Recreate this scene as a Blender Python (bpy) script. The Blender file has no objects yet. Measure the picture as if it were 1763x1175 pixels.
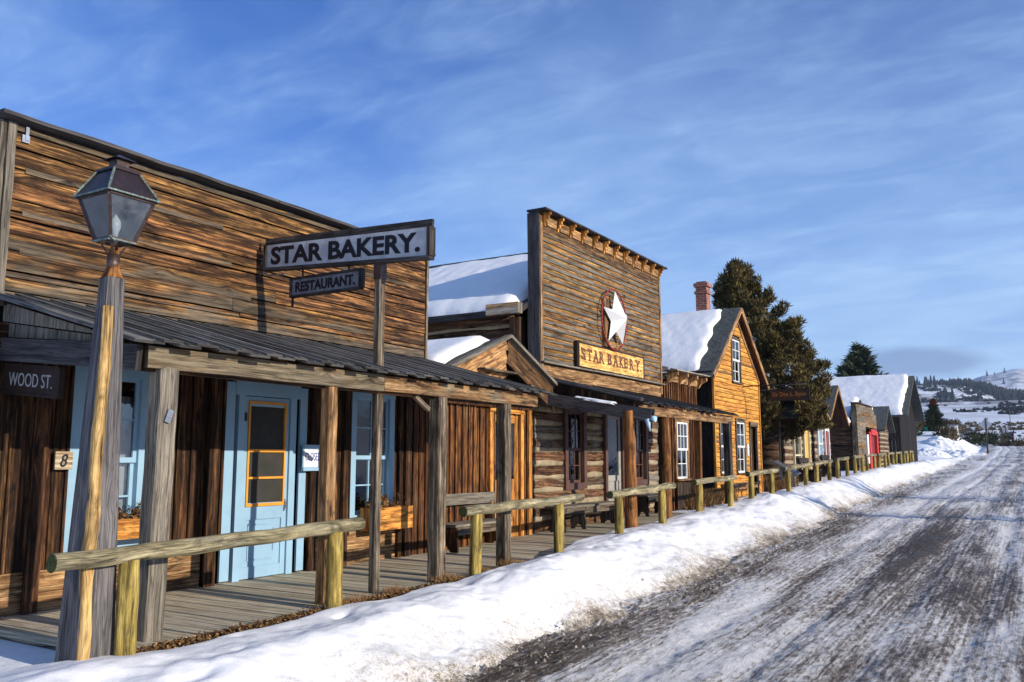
import bpy, bmesh, math, random
import numpy as np
from mathutils import Vector as V, Matrix
random.seed(7); rng = np.random.default_rng(5)
sc = bpy.context.scene
COL = sc.collection

# ---------------------------------------------------------------- camera
cd = bpy.data.cameras.new('camera'); cam = bpy.data.objects.new('camera', cd); COL.objects.link(cam)
cam.location = (0, 0, 1.75)
cam.rotation_euler = (math.radians(90 + 7.688), 0, math.radians(31.25))
cd.sensor_width = 36; cd.lens = 36 * 1500 / 1763; cd.clip_end = 20000; cd.clip_start = 0.05
sc.camera = cam
# ---------------------------------------------------------------- light
SUN_EL = 17.0; SUN_AZ = 92.5          # azimuth clockwise from +Y: the sun stands across the street
sc.view_settings.view_transform = 'Standard'; sc.view_settings.look = 'None'
sc.view_settings.gamma = 1; sc.view_settings.exposure = 0.36
ld = bpy.data.lights.new('sun', 'SUN'); sun = bpy.data.objects.new('sun', ld); COL.objects.link(sun)
ld.energy = 5.0; ld.angle = math.radians(0.5); ld.color = (1, .905, .76)
e, a = math.radians(SUN_EL), math.radians(SUN_AZ)
sd = V((math.cos(e) * math.sin(a), math.cos(e) * math.cos(a), math.sin(e)))
sun.rotation_euler = sd.to_track_quat('Z', 'Y').to_euler(); sun.location = (20, 0, 12)
w = bpy.data.worlds.new('World'); sc.world = w; w.use_nodes = True
nt = w.node_tree; nt.nodes.clear()
def N(t, ty, **k):
    n = t.nodes.new(ty)
    for a_, b_ in k.items(): setattr(n, a_, b_)
    return n
def L(t, a_, b_): t.links.new(a_, b_)
def math_(t, op, a_, b_=None, c_=None, clamp=False):
    n = N(t, 'ShaderNodeMath', operation=op, use_clamp=clamp)
    for i, x in enumerate((a_, b_, c_)):
        if x is None: continue
        if isinstance(x, (int, float)): n.inputs[i].default_value = x
        else: L(t, x, n.inputs[i])
    return n.outputs[0]
def ramp(t, fac, stops, interp='LINEAR'):
    n = N(t, 'ShaderNodeValToRGB'); cr = n.color_ramp; cr.interpolation = interp
    while len(cr.elements) > 1: cr.elements.remove(cr.elements[-1])
    for i, (p, c) in enumerate(stops):
        el = cr.elements[0] if i == 0 else cr.elements.new(p)
        el.position = p; el.color = (c, c, c, 1) if isinstance(c, (int, float)) else (*c, 1)
    L(t, fac, n.inputs[0]); return n.outputs[0]
def mix(t, fac, a_, b_, mode='MIX'):
    n = N(t, 'ShaderNodeMix', data_type='RGBA', blend_type=mode, clamp_factor=True)
    for s_, x in ((n.inputs[0], fac), (n.inputs[6], a_), (n.inputs[7], b_)):
        if isinstance(x, (int, float)): s_.default_value = x
        elif isinstance(x, tuple): s_.default_value = (*x[:3], 1)
        else: L(t, x, s_)
    return n.outputs[2]
def noise(t, vec, scale, detail=4, rough=.5, dist=0, out=0):
    n = N(t, 'ShaderNodeTexNoise'); n.inputs['Scale'].default_value = scale
    n.inputs['Detail'].default_value = detail; n.inputs['Roughness'].default_value = rough
    n.inputs['Distortion'].default_value = dist
    if vec is not None: L(t, vec, n.inputs['Vector'])
    return n.outputs[out]
def mapping(t, vec, scale=(1, 1, 1), loc=(0, 0, 0), rot=(0, 0, 0)):
    n = N(t, 'ShaderNodeMapping'); n.inputs['Scale'].default_value = scale
    n.inputs['Location'].default_value = loc; n.inputs['Rotation'].default_value = rot
    L(t, vec, n.inputs['Vector']); return n.outputs[0]
sky = N(nt, 'ShaderNodeTexSky', sky_type='NISHITA'); sky.sun_disc = False
sky.sun_elevation = e; sky.sun_rotation = a; sky.altitude = 1700; sky.air_density = 1.15; sky.dust_density = .05; sky.ozone_density = 2.5
tc = N(nt, 'ShaderNodeTexCoord'); sp = N(nt, 'ShaderNodeSeparateXYZ'); L(nt, tc.outputs['Generated'], sp.inputs[0])
zc = math_(nt, 'ADD', math_(nt, 'MAXIMUM', sp.outputs[2], 0.0), .16)
cb = N(nt, 'ShaderNodeCombineXYZ')
L(nt, math_(nt, 'DIVIDE', sp.outputs[0], zc), cb.inputs[0]); L(nt, math_(nt, 'DIVIDE', sp.outputs[1], zc), cb.inputs[1])
m1 = mapping(nt, cb.outputs[0], (1.1, 1.1, 1), (8.3, 4.9, 0), (0, 0, .2))
m2 = mapping(nt, cb.outputs[0], (2.6, 5.2, 1), (0.4, 2.2, 0), (0, 0, -.75))
m3 = mapping(nt, cb.outputs[0], (9, 20, 1), (0.4, 2.2, 0), (0, 0, -.7))
big = ramp(nt, noise(nt, m1, 1.0, 5, .55, .5), [(.36, 0), (.66, 1)])
wis = ramp(nt, noise(nt, m2, 1.0, 7, .58, .8), [(.38, 0), (.75, 1)])
fin = ramp(nt, noise(nt, m3, 1.0, 5, .6, .7), [(.35, .45), (.7, 1)])
cl = math_(nt, 'MULTIPLY', math_(nt, 'ADD', math_(nt, 'MULTIPLY', big, .20), math_(nt, 'MULTIPLY', math_(nt, 'MULTIPLY', wis, fin), .32)), 1.0)
low = ramp(nt, sp.outputs[2], [(0, .90), (.12, .62), (.24, .32), (.36, .12), (.5, .03)])
cl = math_(nt, 'ADD', cl, low, clamp=True)
# one low grey-blue lens cloud above the hills
cv = N(nt, 'ShaderNodeVectorMath', operation='SUBTRACT'); L(nt, tc.outputs['Generated'], cv.inputs[0]); cv.inputs[1].default_value = (-.083, .990, .106)
cs = mapping(nt, cv.outputs[0], (16, 16, 70))
cl_n = N(nt, 'ShaderNodeVectorMath', operation='LENGTH')
cadd = N(nt, 'ShaderNodeVectorMath', operation='ADD'); L(nt, cs, cadd.inputs[0])
nn = noise(nt, mapping(nt, tc.outputs['Generated'], (14, 14, 50)), 1, 4, .6, 0, 1)
csc = N(nt, 'ShaderNodeVectorMath', operation='SCALE'); L(nt, nn, csc.inputs[0]); csc.inputs['Scale'].default_value = .9
L(nt, csc.outputs[0], cadd.inputs[1]); L(nt, cadd.outputs[0], cl_n.inputs[0])
lens = ramp(nt, math_(nt, 'MULTIPLY', cl_n.outputs['Value'], .5), [(.42, .8), (.72, 0)])
skyc = mix(nt, 1.0, sky.outputs[0], (.22, .90, 2.1), 'MULTIPLY')
c1 = mix(nt, cl, skyc, (7.0, 10.4, 14.6))
c2 = mix(nt, lens, c1, (3.0, 4.5, 7.8))
bg = N(nt, 'ShaderNodeBackground'); bg.inputs[1].default_value = 0.062
L(nt, c2, bg.inputs[0]); wo = N(nt, 'ShaderNodeOutputWorld'); L(nt, bg.outputs[0], wo.inputs[0])

# ---------------------------------------------------------------- materials
def newmat(name):
    m = bpy.data.materials.new(name); m.use_nodes = True; t = m.node_tree; t.nodes.clear()
    o = N(t, 'ShaderNodeOutputMaterial'); b = N(t, 'ShaderNodeBsdfPrincipled'); L(t, b.outputs[0], o.inputs[0])
    return m, t, b
def setc(b, t, s_, x):
    if isinstance(x, (int, float)): b.inputs[s_].default_value = x
    elif isinstance(x, tuple): b.inputs[s_].default_value = (*x, 1)
    else: L(t, x, b.inputs[s_])
def bump(t, b, h, st, dist=.01):
    n = N(t, 'ShaderNodeBump'); n.inputs['Strength'].default_value = st; n.inputs['Distance'].default_value = dist
    L(t, h, n.inputs['Height']); L(t, n.outputs[0], b.inputs['Normal'])
def wood(name, dark, mid, light, gray=(.23, .20, .165), gbias=0.0, contrast=1.0, rough=.8, knots=1.0, fine=1.0, ckamt=.8, bst=.75, pat_=1.0):
    """aged timber: grain follows the UVs (u runs along the board, in metres); 'bd' = board brightness, greyness, hue"""
    m, t, b = newmat(name)
    uv = N(t, 'ShaderNodeUVMap').outputs[0]
    at = N(t, 'ShaderNodeAttribute', attribute_name='bd'); sb = N(t, 'ShaderNodeSeparateColor'); L(t, at.outputs['Color'], sb.inputs[0])
    kv = N(t, 'ShaderNodeTexVoronoi'); kv.inputs['Scale'].default_value = 1.0; kv.inputs['Randomness'].default_value = .9
    L(t, mapping(t, uv, (1.5, 5.2, 1)), kv.inputs['Vector'])
    kd = kv.outputs['Distance']
    # warp the grain round the knots
    kw = ramp(t, kd, [(0, 1), (.3, 0)])
    off = N(t, 'ShaderNodeCombineXYZ'); L(t, math_(t, 'MULTIPLY', kw, .05 * knots), off.inputs[1])
    va = N(t, 'ShaderNodeVectorMath', operation='ADD'); L(t, uv, va.inputs[0]); L(t, off.outputs[0], va.inputs[1])
    uvw = va.outputs[0]
    g1 = noise(t, mapping(t, uvw, (1.1, 26, 1)), 1, 7, .66, .35)
    g2 = noise(t, mapping(t, uvw, (3.2, 85, 1)), 1, 4, .65, .3)
    g3 = noise(t, mapping(t, uv, (1.1, 3.6, 1), (7, 3, 0)), 1, 5, .6, .8)
    g4 = noise(t, mapping(t, uv, (2.2, 9, 1), (1, 9, 0)), 1, 7, .7, .8)
    c = contrast
    base = ramp(t, g1, [(.5 - .2 * c, dark), (.5 - .02 * c, mid), (.5 + .15 * c, light)])
    pat = ramp(t, g4, [(.34, .14), (.46, .75), (.60, 1.25), (.8, 1.7)])
    base = mix(t, pat_, base, pat, 'MULTIPLY')
    gs = math_(t, 'ADD', math_(t, 'ADD', math_(t, 'MULTIPLY', g3, 1.5), math_(t, 'MULTIPLY', g1, .5)), math_(t, 'SUBTRACT', sb.outputs[1], 1.42 - gbias))
    gf = ramp(t, math_(t, 'ADD', gs, .0), [(.0, 0), (.28, .92)])
    gcol = mix(t, ramp(t, g1, [(.35, 0), (.62, 1)]), tuple(x * .33 for x in gray), gray)
    base = mix(t, gf, base, gcol)
    ck = noise(t, mapping(t, uvw, (.9, 26, 1), (3, 11, 0)), 1, 3, .5, .4)
    cr_ = ramp(t, math_(t, 'ABSOLUTE', math_(t, 'SUBTRACT', ck, .5)), [(0, .30), (.012, .55), (.03, 1)])
    base = mix(t, ckamt, base, mix(t, 1.0, base, cr_, 'MULTIPLY'))
    fk = ramp(t, noise(t, mapping(t, uv, (5, 24, 1), (2, 8, 0)), 1, 4, .7, .5), [(.62, 1), (.72, .35)])
    base = mix(t, ckamt, base, mix(t, 1.0, base, fk, 'MULTIPLY'))
    fi = ramp(t, g2, [(.33, 1 - .62 * fine), (.5, 1), (.7, 1.12)])
    base = mix(t, 1.0, base, fi, 'MULTIPLY')
    if knots:
        kf = ramp(t, kd, [(.07, .9 * min(knots, 1)), (.105, .45 * min(knots, 1)), (.2, 0)])
        base = mix(t, kf, base, tuple(x * .5 for x in dark))
        st = ramp(t, noise(t, mapping(t, uv, (.8, 2.2, 1), (17, 5, 0)), 1, 5, .7, .6), [(.58, 0), (.70, .75)])
        base = mix(t, st, base, tuple(x * .55 for x in dark))
    br = N(t, 'ShaderNodeCombineColor')
    for i in range(3): L(t, sb.outputs[0], br.inputs[i])
    base = mix(t, 1.0, base, br.outputs[0], 'MULTIPLY')
    hs = N(t, 'ShaderNodeHueSaturation'); L(t, base, hs.inputs['Color'])
    L(t, math_(t, 'ADD', math_(t, 'MULTIPLY', sb.outputs[2], .012), .495), hs.inputs['Hue'])
    L(t, hs.outputs[0], b.inputs['Base Color'])
    b.inputs['Roughness'].default_value = rough; b.inputs['Specular IOR Level'].default_value = .22
    h = math_(t, 'ADD', math_(t, 'MULTIPLY', g1, .8), math_(t, 'ADD', math_(t, 'MULTIPLY', g2, .5), math_(t, 'MULTIPLY', kf, -.5) if knots else 0.0))
    bump(t, b, h, bst, .012)
    return m
def flat(name, c, rough=.6, metal=0, spec=.3, var=.12, scale=6, bmp=.15, c2=None, thr=(.5, .7)):
    m, t, b = newmat(name); o = N(t, 'ShaderNodeTexCoord').outputs['Object']
    n1 = noise(t, o, scale, 6, .6, .4)
    k = ramp(t, n1, [(.3, 1 - var * 1.6), (.7, 1 + var)])
    cc = mix(t, 1.0, c, k, 'MULTIPLY')
    if c2: cc = mix(t, ramp(t, noise(t, o, scale * 2.3, 7, .68, .6), [(thr[0], 0), (thr[1], 1)]), cc, c2)
    L(t, cc, b.inputs['Base Color']); b.inputs['Roughness'].default_value = rough; b.inputs['Metallic'].default_value = metal
    b.inputs['Specular IOR Level'].default_value = spec
    if bmp: bump(t, b, noise(t, o, scale * 8, 5, .6), bmp, .006)
    return m
M = {}
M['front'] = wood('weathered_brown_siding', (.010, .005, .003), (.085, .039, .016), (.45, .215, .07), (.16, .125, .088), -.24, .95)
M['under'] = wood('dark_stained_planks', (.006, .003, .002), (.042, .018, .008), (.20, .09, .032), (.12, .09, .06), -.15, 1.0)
M['wains'] = wood('brown_wainscot_boards', (.05, .022, .010), (.30, .155, .065), (.56, .36, .18), (.38, .31, .21), -.12, 1.0)
M['roofw'] = wood('grey_roof_boards', (.025, .022, .019), (.09, .082, .072), (.18, .167, .15), (.22, .21, .20), .45, 1.0, .8, .35)
M['roofd'] = wood('dark_roof_boards', (.012, .011, .010), (.035, .032, .030), (.07, .066, .062), (.08, .077, .074), .35, 1.0, .7, .25)
M['gray'] = wood('silver_grey_timber', (.018, .013, .010), (.12, .09, .062), (.34, .265, .18), (.27, .235, .185), .08, 1.0, .8, .8)
M['dgray'] = wood('dark_grey_timber', (.016, .013, .012), (.05, .042, .038), (.12, .10, .09), (.13, .12, .12), .2, 1.0, .75, .8)
M['deck'] = wood('grey_boardwalk_planks', (.32, .26, .17), (.52, .44, .31), (.64, .56, .41), (.58, .52, .40), -.05, .5, .8, .25, .2, .25, .1, .2)
M['b2'] = wood('striped_weathered_clapboard', (.035, .020, .010), (.22, .105, .030), (.50, .27, .085), (.25, .225, .18), .22, 1.1, ckamt=.5)
M['yellow'] = wood('golden_clapboard', (.20, .065, .012), (.58, .25, .045), (.74, .38, .085), (.22, .14, .07), -.45, .75, .75, .3, .4, .35, .6, .35)
M['signwood'] = wood('pale_golden_sign_board', (.35, .16, .04), (.66, .36, .10), (.80, .52, .20), (.3, .2, .1), -.45, .8, .7, .7, .5)
M['orange'] = wood('fresh_orange_boards', (.20, .06, .012), (.50, .20, .04), (.68, .32, .08), (.2, .12, .06), -.5, 1.0, .7, .8)
M['ruddy'] = wood('reddish_brown_battens', (.014, .006, .003), (.10, .036, .012), (.31, .125, .038), (.20, .15, .095), -.10, 1.0)
M['tan'] = wood('tan_peeled_gable_boards', (.12, .05, .02), (.42, .21, .08), (.62, .36, .16), (.38, .33, .26), -.02, .9, .8, .8)
M['rail'] = wood('greenish_treated_pole', (.045, .040, .010), (.29, .21, .052), (.52, .39, .11), (.22, .22, .11), -.2, 1.15, .75, .7, .7)
M['railtop'] = wood('weathered_pale_rail', (.055, .047, .024), (.26, .22, .12), (.45, .385, .24), (.27, .25, .18), .05, 1.15, .75, .5, .7)
M['sap'] = wood('pale_yellow_sapwood', (.10, .045, .012), (.38, .225, .08), (.64, .43, .18), (.3, .24, .16), -.2, 1.0, .7, .7, .6)
M['log'] = wood('hewn_brown_log', (.022, .012, .008), (.12, .055, .028), (.27, .14, .075), (.27, .235, .19), -.05, 1.0)
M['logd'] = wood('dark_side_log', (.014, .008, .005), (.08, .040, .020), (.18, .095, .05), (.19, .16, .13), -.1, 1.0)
M['black'] = wood('almost_black_side_boards', (.008, .006, .005), (.028, .019, .014), (.06, .04, .03), (.07, .06, .055), -.05, 1.0)
M['soffit'] = wood('brown_gable_underside', (.02, .009, .005), (.07, .03, .015), (.13, .06, .03), (.1, .08, .06), -.3)
M['olog'] = wood('orange_peeled_log', (.09, .030, .010), (.28, .11, .032), (.44, .20, .065), (.25, .2, .13), -.35, .9)
M['chink'] = flat('pale_lime_chinking', (.36, .29, .19), .9, 0, .1, .25, 5, .5, (.28, .22, .15), (.52, .66))
M['shingle'] = flat('grey_wood_shingles', (.085, .09, .085), .85, 0, .2, .35, 9, .4, (.16, .17, .15))
M['blue'] = flat('sky_blue_paint', (.27, .43, .56), .5, 0, .3, .08, 2.2, .12, (.22, .40, .56), (.60, .80))
M['white'] = flat('white_sash_paint', (.80, .80, .78), .5, 0, .3, .08, 8, .1)
M['signwhite'] = flat('worn_white_sign_paint', (.56, .56, .56), .6, 0, .25, .2, 5, .2, (.30, .29, .28), (.58, .74))
M['signgray'] = flat('worn_grey_sign_paint', (.24, .24, .26), .7, 0, .2, .25, 6, .2, (.12, .11, .10))
M['ink'] = flat('black_lettering_paint', (.012, .013, .02), .5, 0, .3, .2, 12, 0)
M['inkb'] = flat('brown_lettering_paint', (.16, .06, .03), .6, 0, .2, .2, 12, 0)
M['inkblue'] = flat('blue_lettering_paint', (.05, .09, .35), .6, 0, .2, .1, 12, 0)
M['inkgray'] = flat('grey_lettering_paint', (.42, .40, .38), .6, 0, .2, .1, 12, 0)
M['inkgold'] = flat('gold_lettering_paint', (.30, .13, .03), .6, 0, .2, .1, 12, 0)
M['signdark'] = flat('dark_brown_sign_board', (.035, .020, .014), .6, 0, .25, .3, 6, .2)
M['frameb'] = flat('dark_purple_brown_paint', (.11, .055, .042), .55, 0, .3, .2, 5, .15)
M['screenor'] = flat('orange_varnished_frame', (.72, .30, .03), .45, 0, .4, .12, 5, .1)
M['mesh'] = flat('dark_door_screen', (.035, .033, .028), .6, 0, .3, .2, 4, 0)
M['curtain'] = flat('white_curtain_cloth', (.62, .60, .58), .9, 0, .1, .1, 5, .1)
M['dark'] = flat('dark_interior', (.012, .010, .009), .9, 0, .1, .2, 2, 0)
M['iron'] = flat('black_iron', (.025, .022, .022), .5, .6, .4, .3, 20, .2)
M['signback'] = flat('bare_aluminium_back', (.62, .64, .68), .6, 0, .3, .06, 4, 0)
M['galv'] = flat('galvanised_metal', (.30, .33, .38), .4, .7, .5, .2, 25, .1)
M['copper'] = flat('aged_brown_copper', (.085, .050, .042), .45, .55, .5, .3, 14, .25, (.20, .36, .32), (.60, .72))
M['verdi'] = flat('verdigris_copper_edge', (.20, .30, .28), .6, .3, .4, .4, 30, .3, (.10, .06, .05), (.45, .6))
M['copdark'] = flat('dark_copper_roof', (.045, .030, .032), .4, .5, .5, .3, 12, .2)
M['starw'] = flat('white_star_enamel', (.82, .83, .86), .35, 0, .5, .04, 3, 0)
M['red'] = flat('red_paint', (.48, .035, .025), .55, 0, .3, .15, 4, .1)
M['dred'] = flat('dark_red_rope_light', (.30, .025, .03), .5, 0, .3, .1, 8, 0)
M['maroon'] = flat('maroon_door_paint', (.24, .02, .025), .55, 0, .3, .15, 4, .1)
M['ochre'] = flat('ochre_yellow_paint', (.62, .40, .10), .55, 0, .3, .15, 4, .1)
M['cream'] = flat('cream_trim_paint', (.66, .58, .38), .6, 0, .3, .15, 4, .1)
M['doorgray'] = flat('grey_door_paint', (.33, .31, .28), .55, 0, .3, .15, 4, .15)
M['plant'] = flat('dried_brown_flowers', (.20, .085, .03), .9, 0, .1, .5, 20, 0)
M['green'] = flat('green_plastic', (.02, .22, .13), .5, 0, .3, .1, 4, 0)
M['concrete'] = flat('grey_block', (.35, .33, .30), .85)
M['lampglassbulb'] = flat('milky_bulb', (.75, .75, .78), .25, 0, .5, .05, 3, 0)
M['ice'] = flat('blue_ice', (.42, .62, .78), .15, 0, .6, .1, 10, .2)
m, t, b = newmat('brick'); o = N(t, 'ShaderNodeTexCoord').outputs['Object']
bk = N(t, 'ShaderNodeTexBrick'); L(t, mapping(t, o, (1, 1, 1), (0, 0, 0), (math.radians(90), 0, 0)), bk.inputs['Vector'])
mpx = N(t, 'ShaderNodeSeparateXYZ'); L(t, o, mpx.inputs[0]); cbx = N(t, 'ShaderNodeCombineXYZ')
L(t, math_(t, 'ADD', mpx.outputs[0], mpx.outputs[1]), cbx.inputs[0]); L(t, mpx.outputs[2], cbx.inputs[1]); L(t, cbx.outputs[0], bk.inputs['Vector'])
bk.inputs['Scale'].default_value = 1; bk.inputs['Brick Width'].default_value = .21; bk.inputs['Row Height'].default_value = .075; bk.inputs['Mortar Size'].default_value = .008
bk.inputs['Color1'].default_value = (.40, .10, .045, 1); bk.inputs['Color2'].default_value = (.26, .07, .035, 1); bk.inputs['Mortar'].default_value = (.35, .30, .25, 1)
L(t, mix(t, 1.0, bk.outputs[0], ramp(t, noise(t, o, 7, 5), [(.3, .6), (.7, 1.2)]), 'MULTIPLY'), b.inputs['Base Color']); b.inputs['Roughness'].default_value = .85
bump(t, b, bk.outputs[1], -.5, .01); M['brick'] = m
# glass: clear, reflecting more at a slant
m = bpy.data.materials.new('window_glass'); m.use_nodes = True; t = m.node_tree; t.nodes.clear()
o = N(t, 'ShaderNodeOutputMaterial'); tr = N(t, 'ShaderNodeBsdfTransparent'); gl = N(t, 'ShaderNodeBsdfGlossy'); mx = N(t, 'ShaderNodeMixShader')
tr.inputs[0].default_value = (.80, .84, .86, 1); gl.inputs['Roughness'].default_value = .03; fr = N(t, 'ShaderNodeFresnel'); fr.inputs[0].default_value = 1.6
bump_ = N(t, 'ShaderNodeBump'); bump_.inputs['Strength'].default_value = .12; bump_.inputs['Distance'].default_value = .02
L(t, noise(t, N(t, 'ShaderNodeTexCoord').outputs['Object'], 5, 2), bump_.inputs['Height']); L(t, bump_.outputs[0], gl.inputs['Normal'])
L(t, math_(t, 'ADD', fr.outputs[0], .03, clamp=True), mx.inputs[0]); L(t, tr.outputs[0], mx.inputs[1]); L(t, gl.outputs[0], mx.inputs[2]); L(t, mx.outputs[0], o.inputs[0]); M['glass'] = m
m = m.copy(); m.name = 'dusty_lamp_glass'; t = m.node_tree
for n in t.nodes:
    if n.type == 'BSDF_TRANSPARENT': tr = n
    if n.type == 'OUTPUT_MATERIAL': o = n
    if n.type == 'MIX_SHADER': mx = n
df = N(t, 'ShaderNodeBsdfDiffuse'); df.inputs[0].default_value = (.55, .60, .66, 1); m2_ = N(t, 'ShaderNodeMixShader')
L(t, ramp(t, noise(t, N(t, 'ShaderNodeTexCoord').outputs['Object'], 9, 5, .6), [(.3, .02), (.7, .10)]), m2_.inputs[0])
L(t, mx.outputs[0], m2_.inputs[1]); L(t, df.outputs[0], m2_.inputs[2]); L(t, m2_.outputs[0], o.inputs[0]); M['lglass'] = m

def snowmat(name, dirt=False):
    m, t, b = newmat(name); g = N(t, 'ShaderNodeNewGeometry').outputs['Position']
    n1 = noise(t, g, 1.3, 6, .6, .3); n2 = noise(t, g, 9, 6, .65); n3 = noise(t, g, 60, 4, .6)
    c = ramp(t, n1, [(.3, (.81, .81, .82)), (.7, (.88, .87, .85))])
    if dirt:
        at = N(t, 'ShaderNodeAttribute', attribute_name='dirt').outputs['Fac']
        f = math_(t, 'ADD', at, math_(t, 'MULTIPLY', math_(t, 'SUBTRACT', n2, .5), .9))
        f = math_(t, 'ADD', f, math_(t, 'MULTIPLY', math_(t, 'SUBTRACT', n1, .5), 1.0))
        f = math_(t, 'ADD', f, math_(t, 'MULTIPLY', math_(t, 'SUBTRACT', n3, .5), 1.1)); f = math_(t, 'ADD', f, math_(t, 'MULTIPLY', math_(t, 'SUBTRACT', noise(t, g, 24, 6, .75), .5), .9))
        c = mix(t, ramp(t, f, [(.25, 0), (.55, .5), (.85, 1)]), c, (.47, .39, .28))
        c = mix(t, ramp(t, f, [(.62, 0), (.85, .6), (1.1, .92)]), c, (.13, .10, .07))
        sp_ = ramp(t, noise(t, mapping(t, g, (1, 1, 1), (5, 5, 5)), 2.2, 7, .75), [(.69, 0), (.74, .8)])
        c = mix(t, sp_, c, (.16, .13, .09))
    L(t, c, b.inputs['Base Color']); b.inputs['Roughness'].default_value = .55; b.inputs['Specular IOR Level'].default_value = .3
    b.inputs['Subsurface Weight'].default_value = 0
    bump(t, b, math_(t, 'ADD', math_(t, 'MULTIPLY', n2, .8), math_(t, 'MULTIPLY', n3, .3)), .28, .04)
    return m
M['snow'] = snowmat('packed_snow'); M['snowd'] = snowmat('dirty_bank_snow', True)
# road: packed ice over brown gravel, streaked along the street
m, t, b = newmat('icy_gravel_road'); g = N(t, 'ShaderNodeNewGeometry').outputs['Position']
s1 = noise(t, mapping(t, g, (1.5, .22, 1)), 1, 6, .6, .5); s2 = noise(t, mapping(t, g, (7, .9, 1)), 1, 6, .65, .5)
s3 = noise(t, mapping(t, g, (22, 6, 1)), 1, 6, .72, .4); s4 = noise(t, g, 70, 6, .75); s5 = noise(t, mapping(t, g, (.5, .5, 1), (3, 8, 0)), 1, 5, .6)
at = N(t, 'ShaderNodeAttribute', attribute_name='dirt').outputs['Fac']
f = math_(t, 'ADD', math_(t, 'MULTIPLY', s1, .9), math_(t, 'MULTIPLY', s2, .55))
f = math_(t, 'ADD', f, math_(t, 'MULTIPLY', s3, 1.15)); f = math_(t, 'ADD', f, math_(t, 'MULTIPLY', s4, .85)); f = math_(t, 'ADD', f, math_(t, 'MULTIPLY', s5, .35))
f = math_(t, 'ADD', f, math_(t, 'MULTIPLY', noise(t, mapping(t, g, (30, .55, 1)), 1, 3, .6), .75))
f = math_(t, 'ADD', math_(t, 'SUBTRACT', f, 2.29), at)
c = ramp(t, math_(t, 'ADD', f, .5), [(.27, (.84, .82, .79)), (.39, (.62, .585, .54)), (.48, (.38, .33, .28)), (.58, (.20, .16, .125)), (.70, (.08, .060, .044))])
L(t, c, b.inputs['Base Color'])
L(t, ramp(t, s2, [(.3, .7), (.7, .42)]), b.inputs['Roughness']); b.inputs['Specular IOR Level'].default_value = .2
bump(t, b, math_(t, 'ADD', math_(t, 'MULTIPLY', s3, 1.0), math_(t, 'MULTIPLY', s4, .85)), .9, .03); M['road'] = m
# leaf litter, foliage, hills
def leafmat(name, c1, c2, c3):
    m, t, b = newmat(name); at = N(t, 'ShaderNodeAttribute', attribute_name='bd'); sb = N(t, 'ShaderNodeSeparateColor'); L(t, at.outputs['Color'], sb.inputs[0])
    L(t, ramp(t, sb.outputs[0], [(0, c1), (.5, c2), (1, c3)]), b.inputs['Base Color']); b.inputs['Roughness'].default_value = .7
    b.inputs['Specular IOR Level'].default_value = .2
    return m
M['litter'] = leafmat('brown_leaf_litter', (.05, .025, .012), (.20, .10, .035), (.46, .28, .12))
M['juniper'] = leafmat('brownish_juniper_foliage', (.022, .019, .007), (.085, .064, .020), (.20, .145, .042))
M['spruce'] = leafmat('dark_spruce_needles', (.010, .018, .010), (.035, .055, .028), (.08, .09, .04))
M['rustspruce'] = leafmat('rust_brown_dead_needles', (.07, .02, .01), (.16, .05, .02), (.25, .09, .04))
M['forest'] = leafmat('far_dark_forest', (.006, .010, .012), (.012, .018, .018), (.025, .032, .028))
M['sage'] = leafmat('grey_brown_brush', (.04, .035, .025), (.10, .08, .05), (.22, .16, .08))
M['bark'] = flat('grey_brown_bark', (.16, .12, .09), .9, 0, .1, .4, 12, .6)
m, t, b = newmat('snowy_hill'); g = N(t, 'ShaderNodeNewGeometry').outputs['Position']; ge = N(t, 'ShaderNodeNewGeometry')
n1 = noise(t, g, .006, 8, .65); n2 = noise(t, g, .05, 7, .7); ds = N(t, 'ShaderNodeVectorMath', operation='LENGTH'); L(t, g, ds.inputs[0])
far = ramp(t, math_(t, 'DIVIDE', ds.outputs['Value'], 2000), [(.05, 0), (.12, .3), (.4, .6), (.5, 1)])
bf = ramp(t, math_(t, 'ADD', math_(t, 'MULTIPLY', n1, .6), math_(t, 'MULTIPLY', n2, .8)), [(.62, 0), (.78, .85)])
nn2 = noise(t, g, 9, 6, .65)
c = mix(t, math_(t, 'MULTIPLY', bf, far), (.86, .88, .90), (.17, .15, .13)); L(t, c, b.inputs['Base Color']); b.inputs['Roughness'].default_value = .7
bump(t, b, nn2, .4, .05); M['hill'] = m

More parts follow.
